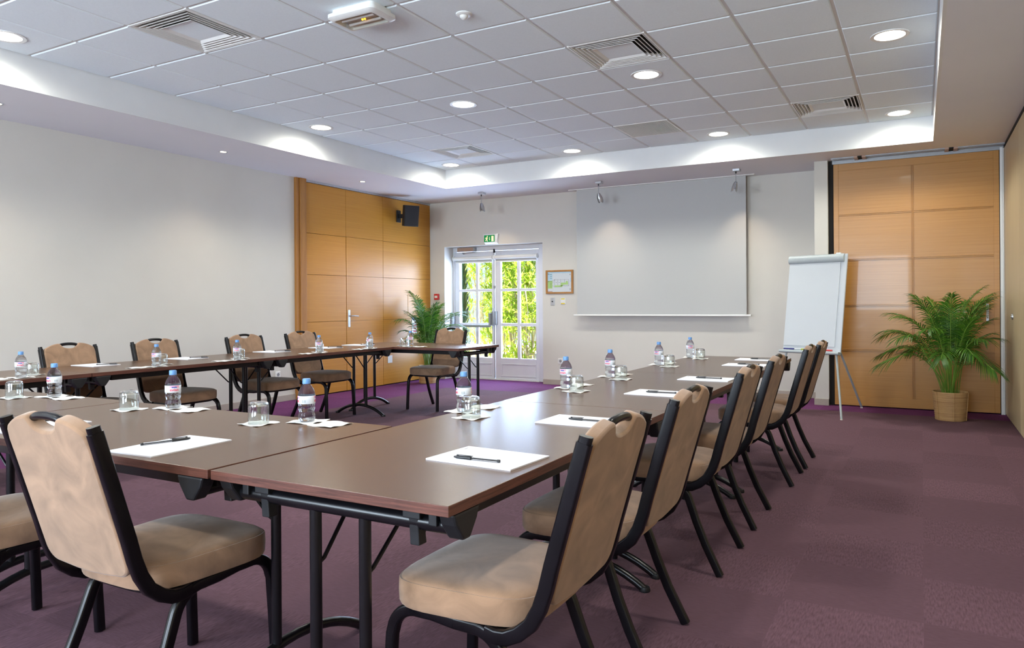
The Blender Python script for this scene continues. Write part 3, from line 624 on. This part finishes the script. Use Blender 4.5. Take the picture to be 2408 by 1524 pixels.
# ------------------------------------------------------------------ flipchart
ang = math.atan2(-0.354, 0.935)
o = thing('flipchart', 'white flipchart easel with a blank pad beside the wall end', 'flipchart', (-1.05, 8.24, 0), ang)
lean = math.radians(9.5); tf = Matrix.Translation((0, 0, 0.655)) @ Matrix.Rotation(-lean, 4, 'X')
MB().box(-.325, .325, 0.0, .022, 0, 1.06, 'board', tf).build('board', o, smooth=0, bevel=0.004)
MB().box(-.318, .262, -.012, 0.0, .065, 1.0, 'board', tf).build('paper_pad', o, smooth=0)
cl = MB(); cl.sweep([(-.325, -.012, 1.015), (.300, -.012, 1.015)], [(.045 * math.cos(a) * 1.0, .026 * math.sin(a)) for a in [2 * PI * q / 16 for q in range(16)]], 'flipgrey', (0, 1, 0), tf)
cl.box(.20, .25, 0, .03, 1.055, 1.075, 'plastic', tf); cl.build('clamp_bar', o)
tr = MB(); tr.sweep([(-.345, -.022, -.004), (.325, -.022, -.004)], rr(.030, .06, .012, 3), 'flipgrey', (0, 1, 0), tf); tr.build('pen_tray', o)
for a, c in (((-.275, .01, .67), (-.35, -.27, .012)), ((.275, .01, .67), (.43, -.20, .012)), ((.21, .06, .88), (.194, .76, .012))):
    b = MB(); b.tube([a, c], .0115, 'flipgrey', 10); b.tube([c, tuple(Vector(c) - Vector((0, 0, .011)))], .013, 'plastic', 10); b.build('leg', o)
def marker(x, m, lab, L=.12):
    q = tf @ Vector((x, -.030, .024)); w = Matrix.Translation((-1.05, 8.24, 0)) @ Matrix.Rotation(ang, 4, 'Z') @ q
    r_ = thing('marker_pen', lab, 'marker pen', w, ang); 
    MB().lathe([(0, 0), (.008, .001), (.008, L * .62), (0, L * .62)], 'board' if m == 'mark_lime' else m, 12, Matrix.Rotation(PI / 2, 4, 'Y')).build('barrel', r_)
    MB().lathe([(0, L * .62), (.0088, L * .62), (.0085, L), (0, L)], m, 12, Matrix.Rotation(PI / 2, 4, 'Y')).build('cap', r_)
marker(-.30, 'mark_blue', 'dark blue marker lying on the flipchart tray, leftmost'); marker(-.17, 'mark_lime', 'lime capped marker on the flipchart tray beside the dark blue one'); marker(.13, 'mark_red', 'red marker on the flipchart tray, rightmost')

# ------------------------------------------------------------------ palms
def palm(loc, s, seed, pot, label, nfr, spread, lim):
    r = random.Random(seed); root = thing('potted_palm', label, 'potted palm', loc)
    R, H = pot
    p = MB(); prof = [(0.0, 0.0), (R * .86, 0.0)] + [(R * (.86 + .14 * (q / 28.0)) + (0.003 if q % 2 else -0.002), H * q / 28.0) for q in range(29)] + [(R * .95, H), (R * .93, H - .04), (0, H - .04)]
    p.lathe(prof, 'basket', 40)
    bk = p.build('basket', root, smooth=60)
    rb = MB()
    for q in range(6): a = 2 * PI * q / 6 - 1.4; rb.tube([(R * .87 * math.cos(a) * 1.02, R * .87 * math.sin(a) * 1.02, 0.004), (R * 1.015 * math.cos(a), R * 1.015 * math.sin(a), H)], .005, 'basket', 6)
    rb.build('basket_ribs', bk)
    MB().lathe([(0, H - .038), (R * .9, H - .038), (R * .9, H - .030), (R * .4, H - .022), (0, H - .02)], 'soil', 24).build('soil', root)
    st, fr = MB(), MB()
    for k in range(nfr):
        az = 2 * PI * (k * 0.381966) + r.uniform(-.3, .3); u = (k + .5) / nfr
        inc = (0.05 + 0.95 * u ** 0.8) * spread                         # lean of the stalk away from upright
        L0 = s * (0.80 - 0.34 * u) * r.uniform(.85, 1.12); L1 = s * (0.42 + 0.26 * r.random())
        base = Vector((R * .45 * math.cos(az) * r.random(), R * .45 * math.sin(az) * r.random(), H - .035))
        nS = 20; kfr = L0 / (L0 + L1); q1, q2 = .05 + .11 * u + .03 * r.random(), r.random()
        for attempt in range(9):
          pts = []; pos = base.copy(); th = inc * 0.28; stl = (L0 + L1) / nS
          for i in range(nS + 1):
            pts.append(pos.copy()); t = i / nS
            th += (inc * 0.045 if t < kfr else q1 * (0.5 + t))
            th = min(th, 2.0)
            pos = pos + Vector((math.sin(th) * math.cos(az), math.sin(th) * math.sin(az), math.cos(th))) * stl
          if all(p.x < lim[0] - .12 and p.y < lim[1] - .12 and p.x > lim[2] + .12 for p in pts): break
          inc *= .72; q1 *= .8; L1 *= .95
        st.sweep(pts, [(.0045 * math.cos(2 * PI * q / 6), .0045 * math.sin(2 * PI * q / 6)) for q in range(6)], 'stem')
        n0 = int(nS * kfr); sd = Vector((-math.sin(az), math.cos(az), 0)); nl = 24
        for q in range(nl):
            t = q / (nl - 1); f = n0 + (nS - n0) * t; i = min(int(f), nS - 1); p0 = pts[i].lerp(pts[i + 1], f - i); tg = (pts[i + 1] - pts[i]).normalized()
            up = sd.cross(tg)
            if up.z < 0: up = -up
            ll = s * 0.27 * (0.55 + 0.9 * math.sin(PI * (0.12 + 0.8 * t))) * r.uniform(.85, 1.1) * 0.8
            for sg in (-1, 1):
                dv = sd * sg * (0.85 - 0.45 * t) + tg * (0.55 + 0.5 * t) + up * 0.22
                leafblade(fr, p0, dv, up, ll, .0064 * s + .0012, 'palm', 0.42 + 0.25 * r.random(), 3)
    for bb_ in (fr, st): bb_.v = [(max(lim[2] + .01, min(lim[0] - .01, x)), min(lim[1] - .01, y), z) for x, y, z in bb_.v]
    st.build('stems', root); fr.build('fronds', root, smooth=0)
    return root
palm((0.25, 8.40, 0), 0.80, 21, (.16, .285), 'large feathery palm in a rattan basket before the oak sliding wall', 36, 1.18, (.515, .58, -9))
pr = palm((-6.62, 8.95, 0), 0.82, 4, (.14, .27), 'feathery palm in a tan pot between the oak panelling and glazed door', 32, .92, (9, .59, -.35))

# ------------------------------------------------------------------ folding tables
TH = 0.74
def make_table(label, loc, rz):
    L, D = 1.6, 0.8; t = thing('folding_table', label, 'table', loc, rz, 'dark wood folding tables')
    g = 0.0015; b = MB(); b.box(-L / 2 + g, L / 2 - g, -D / 2 + g, D / 2 - g, TH - .026, TH, 'tabedge', None, 'tabtopx'); b.build('tabletop', t, smooth=0, bevel=0.0015)
    for s in (-1, 1): MB().box(-L / 2 + .16, L / 2 - .16, s * .345 - .012, s * .345 + .012, TH - .066, TH - .0255, 'black').build('side_rail', t, smooth=0, bevel=0.002)
    for e in (-1, 1):
        fx = e * (L / 2 - .080); zc = TH - .026 - .045; ft = MB().tube([(fx, -.352, zc), (fx, .352, zc)], .021, 'black', 16).build('crossbar', t)
        for s in (-1, 1):
            c = MB(); c.prism([(fx - .055, TH - .0265), (fx + .055, TH - .0265), (fx + .045, TH - .055), (fx + .015, TH - .096), (fx - .015, TH - .096), (fx - .045, TH - .055)], s * .352, s * .398, 'blkplast'); c.build('end_cap', ft, smooth=0, bevel=0.006)
            k = MB(); yy = s * .255; k.box(fx - .03, fx + .03, yy - .026, yy + .026, TH - .060, TH - .0265, 'blkplast'); k.prism([(fx - .022, TH - .055), (fx + .030, TH - .055), (fx + .030, TH - .078), (fx + .012, TH - .102), (fx + .016, TH - .128), (fx - .016, TH - .128), (fx - .018, TH - .095)], yy - .014, yy + .014, 'blkplast'); k.box(fx - .03, fx + .03, s * .318 - .012, s * .318 + .012, TH - .07, TH - .0265, 'blkplast'); k.build('leg_clip', ft, smooth=0, bevel=0.003)
        lx = e * (L / 2 - .081)
        A = [(lx, y, z) for y, z in arc((0, -.452), .56, 54.5, 125.5, 14)]
        lf = MB().tube(A, .017, 'black', 12, normal=(1, 0, 0)).build('leg_frame', t)
        for s in (-1, 1):
            MB().tube([(lx, s * .085, zc), (lx, s * .085, .10)], .0160, 'black', 14).build('leg', lf)
            MB().tube([(lx + e * .004, s * .085, .50), (lx - e * .03, s * .085, .515), (lx - e * .21, s * .105, TH - .045), (lx - e * .235, s * .105, TH - .04)], .0058, 'black', 8).build('brace', lf)
            MB().lathe([(0, 0), (.021, 0), (.023, .006), (.019, .02), (0, .02)], 'blkplast', 14, Matrix.Translation((lx, s * .322, 0))).build('foot_pad', lf)
    return t
T0 = make_table('right-hand table, nearest the camera, with its bare dark edge in front', (-1.340, 2.145, 0), PI / 2)
dup(T0, (-1.345, 3.745, 0), PI / 2, 'middle table of the right-hand row')
dup(T0, (-1.330, 5.345, 0), PI / 2, 'far table of the right-hand row, ending by the flipchart')
dup(T0, (-2.55, 1.745, 0), 0, 'table across the front, behind the big pinkish chair back')
dup(T0, (-4.155, 1.760, 0), 0, 'table across the front at the left edge, second from the corner')
dup(T0, (-5.395, 2.140, 0), PI / 2, 'near table of the left-hand row, at the left edge of the photo')
dup(T0, (-5.395, 3.742, 0), PI / 2, 'middle table of the left-hand row')
dup(T0, (-5.395, 5.345, 0), PI / 2, 'far table of the left-hand row, by the oak panelling')
dup(T0, (-4.955, 6.545, 0), 0, 'short cross table by the glazed door, one chair behind it')

# ------------------------------------------------------------------ chairs
def make_chair(label, loc, rz):
    t = thing('banquet_chair', label, 'chair', loc, rz, 'tan suede chairs with black frames')
    # seat pad: stacked rounded outlines
    def outline(sx, sy, z, n=40):
        out = []
        for k in range(n):
            a = 2 * PI * k / n; c, s_ = math.cos(a), math.sin(a); e = 2 / 4.2
            x = abs(c) ** e * (1 if c >= 0 else -1); y = abs(s_) ** e * (1 if s_ >= 0 else -1)
            out.append((x * .215 * sx - .020, y * (.218 + .014 * x) * sy, z + 0.012 * (1 if z > .46 else 0) * (-(x * sx) ** 4 * .4)))
        return out
    b = MB(); b.loft([outline(.95, .95, .396), outline(.985, .985, .3985), outline(1.0, 1.0, .407), outline(1.006, 1.006, .436), outline(1.002, 1.002, .465), outline(.994, .994, .4690), outline(.978, .978, .4685), outline(.972, .972, .4715), outline(.945, .945, .4765), outline(.88, .88, .4815), outline(.70, .70, .4860), outline(.4, .4, .4880), outline(.1, .1, .4885)], 'suede')
    b.build('seat', t, smooth=38)
    b = MB(); b.loft([outline(.86, .86, .378), outline(.90, .90, .384), outline(.90, .90, .403)], 'chairblk'); b.build('seat_frame', t)
    # back: plane through (-.275,.50) and (-.385,.875)
    dx, dz = -.105, .36; ln_ = math.hypot(dx, dz); vx, vz = dx / ln_, dz / ln_; ox, oz = -.283, .50
    def bp(y, v, n=0): return (ox + vx * v + vz * n, y, oz + vz * v - vx * n)
    hw = .1905; top = .422; sh = .375
    pl = []
    for k in range(9): a = PI + (PI / 2) * k / 8; pl.append((-hw + .05 + .05 * math.cos(a), -.042 + .05 + .05 * math.sin(a)))
    pl += [(-.06, -.050), (0, -.053), (.06, -.050)]
    for k in range(9): a = 1.5 * PI + (PI / 2) * k / 8; pl.append((hw - .05 + .05 * math.cos(a), -.042 + .05 + .05 * math.sin(a)))
    pl += [(hw, .1), (hw, .25), (hw + .002, sh - .03), (hw - .004, sh)]
    for k in range(8): yy = (hw - .012) + (.072 - hw + .012) * k / 7; pl.append((yy, sh + .004 + (top - sh - .004) * (1 - ((yy - .072) / (hw - .072)) ** 2.0)))
    nr = .058
    for k in range(1, 12): a = PI * k / 12; pl.append((nr * math.cos(a) * 1.06, top - .001 - .040 * math.sin(a) ** 0.7))
    for k in range(7, -1, -1): yy = (hw - .012) + (.072 - hw + .012) * k / 7; pl.append((-yy, sh + .004 + (top - sh - .004) * (1 - ((yy - .072) / (hw - .072)) ** 2.0)))
    pl += [(-hw + .004, sh), (-hw - .002, sh - .03), (-hw, .25), (-hw, .1)]
    b = MB(); n = len(pl); vs = [bp(y, v, -.014) for y, v in pl] + [bp(y, v, .026) for y, v in pl]
    b.add(vs, [tuple(range(n)), tuple(range(2 * n - 1, n - 1, -1))] + [((i + 1) % n, i, i + n, (i + 1) % n + n) for i in range(n)], 'suede')
    bk = b.build('backrest', t, smooth=50, bevel=0.008, bseg=3, angle=50)
    b = MB(); b.tube([bp(.066 * math.cos(a), top - .016 + .013 * math.sin(a), .006) for a in [PI * k / 12 for k in range(13)]], .0115, 'chairblk', 12); b.build('handle', t)
    for s in (-1, 1):
        path = [(-.388, s * .206, .873), (-.345, s * .206, .726), (-.300, s * .206, .572), (-.285, s * .206, .515), (-.268, s * .206, .467), (-.244, s * .206, .425), (-.210, s * .206, .396), (-.175, s * .206, .379), (-.145, s * .205, .376), (-.115, s * .201, .380)]
        b = MB(); b.sweep(path, rr(.038, .024, .006, 3), 'chairblk', (0, 1, 0)); 
        b.sweep([(-.388, s * .206, .873), (-.3915, s * .206, .884), (-.3925, s * .206, .889)], rr(.034, .021, .009, 3), 'chairblk', (0, 1, 0))
        b.build('back_upright', t, smooth=50)
        fy = s * .198
        f = [(.196, s * .207, .004), (.188, s * .203, .20), (.182, s * .2, .315)] + [(x, fy, z) for x, z in arc((.092, .318), .088, 8, 90, 8)] + [(.05, fy, .406 - .014), (-.02, fy, .398 - .014)]
        f = [(x, y, z - (.014 if 3 <= i <= 11 else 0) * min(1, (i - 2) / 9)) for i, (x, y, z) in enumerate(f)]
        MB().sweep(f, rr(.034, .026, .008, 3), 'chairblk', (0, 1, 0)).build('leg', t, smooth=50)
        q = [(-.02, fy, .384), (-.06, fy, .383)] + [(x, fy, z) for x, z in arc((-.075, .293), .09, 84, 160, 7)] + [(-.195, s * .202, .225), (-.235, s * .204, .13), (-.300, s * .209, .004)]
        MB().sweep(q, rr(.034, .026, .008, 3), 'chairblk', (0, 1, 0)).build('leg', t, smooth=50)
    return t
RZ = PI
C0 = make_chair('tan chair nearest the camera at the right-hand row, whole seat in view', (-1.075, 1.735, 0), PI)
for i, (x, y, a, lab) in enumerate(((-1.080, 2.43, 0, 'second chair from the camera at the right-hand row'), (-1.080, 3.37, 0, 'third chair from the camera at the right-hand row'), (-1.080, 4.10, 0, 'fourth chair from the camera at the right-hand row'),
                                 (-1.045, 5.12, 0, 'fifth chair from the camera at right-hand row, second from the flipchart'), (-1.035, 5.69, 0, 'chair nearest the flipchart at the right-hand row'))): dup(C0, (x, y, 0), PI + a, 'tan ' + lab)
dup(C0, (-2.068, 1.490, 0), PI / 2, 'large tan chair seen from behind, in front of the front table')
dup(C0, (-2.880, 1.400, 0), PI / 2, 'chair cut by the left edge, only its seat and legs showing')
for x, y, lab in ((-5.50, 3.285, 'chair with only its backrest above the left-hand row, nearest the left edge'), (-5.53, 4.03, 'second chair from the left edge against the plain left wall'),
                  (-5.535, 4.98, 'third chair from the left edge, with the wall socket beside its back'), (-5.62, 5.80, 'chair in front of the oak post at the end of the left-hand row')): dup(C0, (x, y, 0), 0, 'tan ' + lab)
dup(C0, (-4.95, 6.78, 0), -PI / 2, 'tan chair between the cross table and the glazed door')

# ------------------------------------------------------------------ table settings
Z = TH
def make_bottle(label, loc, rz):
    t = thing('water_bottle', label, 'water bottle', loc, rz, 'small water bottles with blue caps')
    pr = [(0, .003), (.020, .003), (.026, .0), (.0305, .006), (.032, .014), (.0315, .026), (.0285, .034), (.0285, .040), (.0315, .048), (.0315, .056), (.0300, .060), (.0320, .066), (.0325, .072), (.0322, .100), (.0325, .104), (.031, .113), (.027, .124), (.0205, .135), (.0145, .143), (.0130, .147), (.0130, .151)]
    b = MB(); b.lathe(pr, 'water', 32); b.build('bottle_body', t, smooth=60)
    MB().lathe([(0, .1465), (.0150, .1465), (.0153, .149), (.0150, .164), (.0135, .1665), (0, .1668)], 'cap', 28).build('cap', t, smooth=50)
    b = MB(); b.lathe([(.0327, .070), (.0331, .0705), (.0331, .1005), (.0327, .101)], 'label', 40, None, False, False); lb = b.build('label', t, smooth=60)
    b = MB(); R = .0334
    def patch(a0, a1, z0, z1, m, n=8):
        vs = []; 
        for k in range(n + 1): a = a0 + (a1 - a0) * k / n; vs += [(R * math.cos(a), R * math.sin(a), z0), (R * math.cos(a), R * math.sin(a), z1)]
        b.add(vs, [(2 * k, 2 * k + 2, 2 * k + 3, 2 * k + 1) for k in range(n)], m)
    for c in (0.0, PI): patch(c - .62, c + .62, .0905, .1003, 'pink'); 
    R = .0336
    for c in (0.0, PI):
        for q in (-.22, 0, .2): patch(c + q - .11, c + q + .02, .0905, .0965, 'navy', 2); patch(c + q + .0, c + q + .13, .0905, .0945, 'navy', 2)
        patch(c + 1.05, c + 1.2, .076, .086, 'flipgrey', 2); patch(c + 1.3, c + 1.45, .076, .086, 'flipgrey', 2)
    b.build('label_print', lb, smooth=0)
    cu = bpy.data.curves.new('label_text', 'FONT'); cu.body = 'evian'; cu.size = .0185; cu.align_x = 'CENTER'; cu.resolution_u = 2; cu.offset = 0.0004
    to = bpy.data.objects.new('label_text', cu); COL.objects.link(to); dg = bpy.context.evaluated_depsgraph_get(); me0 = to.evaluated_get(dg).to_mesh()
    vs = [v.co.copy() for v in me0.vertices]; fs = [list(p.vertices) for p in me0.polygons]; to.to_mesh_clear(); bpy.data.objects.remove(to)
    b = MB()
    for c in (0.0, PI): b.add([(.0337 * math.cos(c + v.x / .0337), .0337 * math.sin(c + v.x / .0337), .0765 + v.y) for v in vs], fs, 'red')
    b.build('brand_lettering', lb, smooth=0)
    return t
def make_glass(label, loc, rz):
    t = thing('tumbler', label, 'glass', loc, rz, 'upturned tumblers')
    b = MB(); b.lathe([(0.0, .0835), (.026, .0835), (.033, .080), (.0370, .072), (.0355, .068), (.030, .0705), (.018, .0715), (0, .0715)], 'glass', 40); b.build('glass_base', t, smooth=60)
    b = MB(); b.lathe([(.0370, .072), (.0385, .062), (.0385, .0015), (.0378, .0003), (.0366, .0015), (.0362, .062), (.0352, .070)], 'glassw', 40, None, False, False); b.build('glass_wall', t, smooth=60)
    return t
def make_napkin(label, loc, rz, w=.115, seed=0):
    r = random.Random(seed); n = 8; b = MB()
    def hz(i, j, k): u = (i / n - .5) * 2; v = (j / n - .5) * 2; e = max(abs(u), abs(v)); return .0012 + .0010 * k + (max(0, e - .55) ** 2) * (.006 + .010 * math.sin(5 * u + 3 * v + seed)) 
    g = []
    for k in (0, 1):
        for j in range(n + 1):
            for i in range(n + 1):
                x, y = (i / n - .5) * w, (j / n - .5) * w; g.append((x + .0015 * math.sin(9 * j + seed), y + .0015 * math.sin(7 * i + seed), hz(i, j, k)))
    N = (n + 1) ** 2; fs = []
    for k in (0, 1):
        for j in range(n):
            for i in range(n): q = k * N + j * (n + 1) + i; fs.append((q, q + 1, q + n + 2, q + n + 1))
    ed = [i for i in range(n)] + [n + j * (n + 1) for j in range(n)] + [n * (n + 1) + n - i for i in range(n)] + [(n - j) * (n + 1) for j in range(n)]
    for a, c in zip(ed, ed[1:] + ed[:1]): fs.append((a, c, c + N, a + N))
    o = b.add(g, fs, 'napkin').build('paper_napkin', smooth=40); o.location = loc; o.rotation_euler = (0, 0, rz)
    return tag(o, label, 'napkin', 'white paper napkins')
def make_pad(label, loc, rz):
    t = thing('paper_pad', label, 'paper pad', loc, rz, 'white writing pads')
    MB().box(-.105, .105, -.1485, .1485, .0002, .0042, 'paper').build('sheets', t, smooth=0)
    b = MB(); 
    for q, w in enumerate((.020, .012)): b.box(.060, .060 + w, .132 - .004 * q, .1335 - .004 * q, .0042, .0044, 'ink')
    b.build('letterhead', t, smooth=0)
    return t
def make_pen(label, loc, rz):
    t = thing('ballpoint_pen', label, 'pen', loc, rz, 'black capped ballpoint pens'); T = Matrix.Translation((0, 0, .0045)) @ Matrix.Rotation(PI / 2, 4, 'Y')
    MB().lathe([(0, -.020), (.0040, -.020), (.0040, .072), (0, .072)], 'penclear', 6, T).build('barrel', t, smooth=0)
    MB().lathe([(0, -.019), (.0014, -.019), (.0014, .071), (0, .071)], 'penblack', 8, T).build('ink_tube', t)
    MB().lathe([(0, .070), (.0043, .070), (.0043, .077), (.003, .078), (0, .078)], 'penblack', 12, T).build('end_plug', t)
    b = MB(); b.lathe([(0, -.076), (.0025, -.0755), (.0042, -.066), (.0052, -.022), (.0052, -.018), (0, -.018)], 'penblack', 14, T); b.box(-.066, -.012, -.0018, .0018, .0100, .0118, 'penblack'); b.box(-.066, -.060, -.0018, .0018, .006, .0118, 'penblack'); b.build('cap', t)
    return t
state = {}
def put(kind, maker, label, loc, rz, **k):
    if kind not in state: state[kind] = maker(label, loc, rz); return state[kind]
    return dup(state[kind], loc, rz, label)
ORD5 = ['nearest the camera', 'second from the camera', 'third from the camera', 'fourth from the camera', 'farthest from the camera']
nk = [0]
def setting(bx, by, f, where, brz, glass=None, nb=(0.0, 0.135)):
    """bottle on two napkins, upturned tumbler on its own; f = direction the sitter faces"""
    fx, fy = f; rx, ry = fy, -fx; a = math.atan2(fy, fx); nk[0] += 1; s = nk[0]; r = random.Random(s)
    gx, gy = glass if glass else (bx - fx * .12 - rx * .13, by - fy * .12 - ry * .13)
    make_napkin('white napkin under the water bottle ' + where, (bx + r.uniform(-.01, .01), by, Z), a + r.uniform(-.12, .12), .118, s)
    make_napkin('spare white napkin beside the water bottle ' + where, (bx + rx * .138 - fx * .015, by + ry * .138 - fy * .015, Z), a + r.uniform(-.2, .2), .118, s + 40)
    make_napkin('white napkin under the tumbler ' + where, (gx, gy, Z), a + r.uniform(-.1, .1), .112, s + 80)
    put('bottle', make_bottle, 'blue capped water bottle ' + where, (bx, by, Z + .0022), brz)
    put('glass', make_glass, 'clear upturned tumbler ' + where, (gx, gy, Z + .0022), 0)
RN = (-1, 0); FN = (0, 1); LN = (1, 0)
for (x, y, br), nm in zip(((-1.713, 2.570, -2.35), (-1.693, 3.529, -1.75), (-1.700, 4.175, -1.75), (-1.700, 5.118, -1.85), (-1.689, 5.892, -1.2)), ORD5): setting(x, y, RN, nm + ' on right-hand row', br)
for (x, y, br), nm in zip(((-2.120, 2.078, -2.35), (-2.944, 2.090, -0.45), (-3.875, 2.092, -1.55)), ('on the front tables, nearest the right-hand row', 'on the front tables, middle one', 'on the front tables, at the left edge')): setting(x, y, FN, nm, br)
for (x, y, br), nm in zip(((-5.110, 2.555, -.6), (-5.080, 3.472, -1.35), (-5.035, 4.165, -.9), (-5.048, 5.108, -.9), (-5.031, 5.810, -1.6)), ['at the left edge of the photo'] + ORD5[1:]): setting(x, y, LN, nm + (' on left-hand row' if nm[0] != 'a' else ', left-hand row'), br)
setting(-4.870, 6.275, (0, 1), 'on the cross table', -.9, glass=(-5.04, 6.37))
PADS = [(-1.130, 1.820, PI / 2 - .06, 'nearest the camera on right-hand row'), (-1.155, 2.545, PI / 2, 'second from the camera on right-hand row'), (-1.160, 3.500, PI / 2 - .05, 'third from the camera on right-hand row'),
        (-1.125, 4.270, PI / 2, 'fourth from the camera on right-hand row'), (-1.120, 5.330, PI / 2, 'fifth from the camera on right-hand row'), (-1.150, 5.865, PI / 2, 'farthest from the camera on right-hand row'),
        (-2.150, 1.520, 0.03, 'on the front table behind the big chair back'), (-2.985, 1.545, 0.0, 'on the front table at the left edge'),
        (-5.640, 3.350, -PI / 2, 'nearest the left edge on left-hand row'), (-5.600, 4.105, -PI / 2 + .05, 'second from the left on left-hand row'), (-5.600, 5.040, -PI / 2, 'third from the left on left-hand row'),
        (-5.575, 5.740, -PI / 2, 'fourth from the left on left-hand row'), (-5.600, 6.270, -PI / 2, 'farthest back on left-hand row, by the oak door')]
for x, y, a, nm in PADS: put('pad', make_pad, 'white writing pad ' + nm, (x, y, Z), a)
PENS = [(-1.135, 1.765, 2, 0), (-1.135, 2.545, 0, 1), (-1.150, 3.490, 3, 2), (-1.115, 4.275, 0, 3), (-1.105, 5.340, 2, 4), (-1.120, 5.865, 4, 5), (-2.205, 1.540, -108, 6), (-3.06, 1.555, -105, 7),
        (-5.560, 3.390, 215, 8), (-5.520, 4.170, 215, 9), (-5.505, 5.090, 215, 10), (-5.480, 5.780, 210, 11), (-5.52, 6.34, 230, 12)]
for x, y, a, k in PENS: put('pen', make_pen, 'black capped pen on the writing pad ' + PADS[k][3], (x, y, Z + .0042), math.radians(a))
for x, y, nm in ((-2.045, 1.373, 'behind the big chair back'), (-2.880, 1.397, 'at the left edge')):   # turned-up corner of the pad
    p = [o for o in SC.objects if o.name.startswith('paper_pad') and abs(o.location.x - x) < .15 and abs(o.location.y - y) < .2][0]
    b = MB(); b.add([(.070, -.1487, .0044), (.1055, -.1487, .0044), (.1055, -.132, .0044), (.080, -.138, .013), (.094, -.127, .010)], [(0, 1, 3), (1, 2, 4), (1, 4, 3)], 'paper'); b.build('folded_corner', p, smooth=0)
make_napkin('crumpled white napkin on the far left-hand table by oak door', (-5.62, 6.42, Z + .001), .4, .10, 99)

# ------------------------------------------------------------------ daylight
w = bpy.data.worlds.new('World'); SC.world = w; w.use_nodes = True
bg = w.node_tree.nodes['Background']; sky = w.node_tree.nodes.new('ShaderNodeTexSky'); sky.sky_type = 'HOSEK_WILKIE'; sky.turbidity = 3.0; sky.sun_direction = Vector((-0.32, -0.50, 0.80)).normalized()
w.node_tree.links.new(sky.outputs[0], bg.inputs[0]); bg.inputs[1].default_value = 5.0
sun = light('sun', 'SUN', (-9, -14, 22), 34.0, (1.0, 0.95, 0.84), angle=math.radians(0.6))
sun.rotation_euler = Vector((0.32, 0.50, -0.80)).to_track_quat('-Z', 'Y').to_euler()
for x in (-5.05, -1.45):                       # area lamps added at two assumed windows behind the camera, tilted toward the ceiling
    o = light('assumed_window_lamp', 'AREA', (x, YF - 0.30, 1.7), 255, (0.74, 0.87, 1.0), shape='RECTANGLE', size=2.3, size_y=1.6); o.rotation_euler = (PI / 2 + .42, 0, 0)
o = light('door_daylight_boost', 'AREA', (-5.92, YB + 0.52, 1.15), 160, (0.52, 0.67, 1.0), shape='RECTANGLE', size=1.5, size_y=1.9); o.rotation_euler = (-PI / 2 + .25, 0, 0)  # area lamp added outside the glazed door to strengthen its daylight

# ------------------------------------------------------------------ camera
F_, CX_, CY_, YAW_, ROLL_, H_ = 1705.3, 1254.47, 713.76, 0.4915, -0.0067, 1.1957
cam = bpy.data.cameras.new('camera'); co = bpy.data.objects.new('camera', cam); COL.objects.link(co)
cam.sensor_fit = 'HORIZONTAL'; cam.sensor_width = 36.0; cam.lens = F_ / 2408 * 36; cam.shift_x = -(CX_ - 1204) / 2408; cam.shift_y = (CY_ - 762) / 2408; cam.clip_start = 0.05
c, s = math.cos(YAW_), math.sin(YAW_); cr, sr = math.cos(ROLL_), math.sin(ROLL_)
rg, up, fw = Vector((c, s, 0)), Vector((0, 0, 1)), Vector((-s, c, 0))
R_, U_ = rg * cr + up * sr, up * cr - rg * sr
co.matrix_world = Matrix(((R_.x, U_.x, -fw.x, 0), (R_.y, U_.y, -fw.y, 0), (R_.z, U_.z, -fw.z, H_), (0, 0, 0, 1)))
SC.camera = co
vs_ = SC.view_settings; vs_.view_transform = 'Standard'; vs_.look = 'None'; vs_.gamma = 1.0; vs_.exposure = 0.32; vs_.use_curve_mapping = False
SC.display_settings.display_device = 'sRGB'
cy_ = SC.cycles; cy_.use_denoising = True; cy_.max_bounces = 10; cy_.diffuse_bounces = 4; cy_.glossy_bounces = 4; cy_.transmission_bounces = 8; cy_.transparent_max_bounces = 12; cy_.caustics_reflective = False; cy_.caustics_refractive = False; cy_.sample_clamp_indirect = 6.0
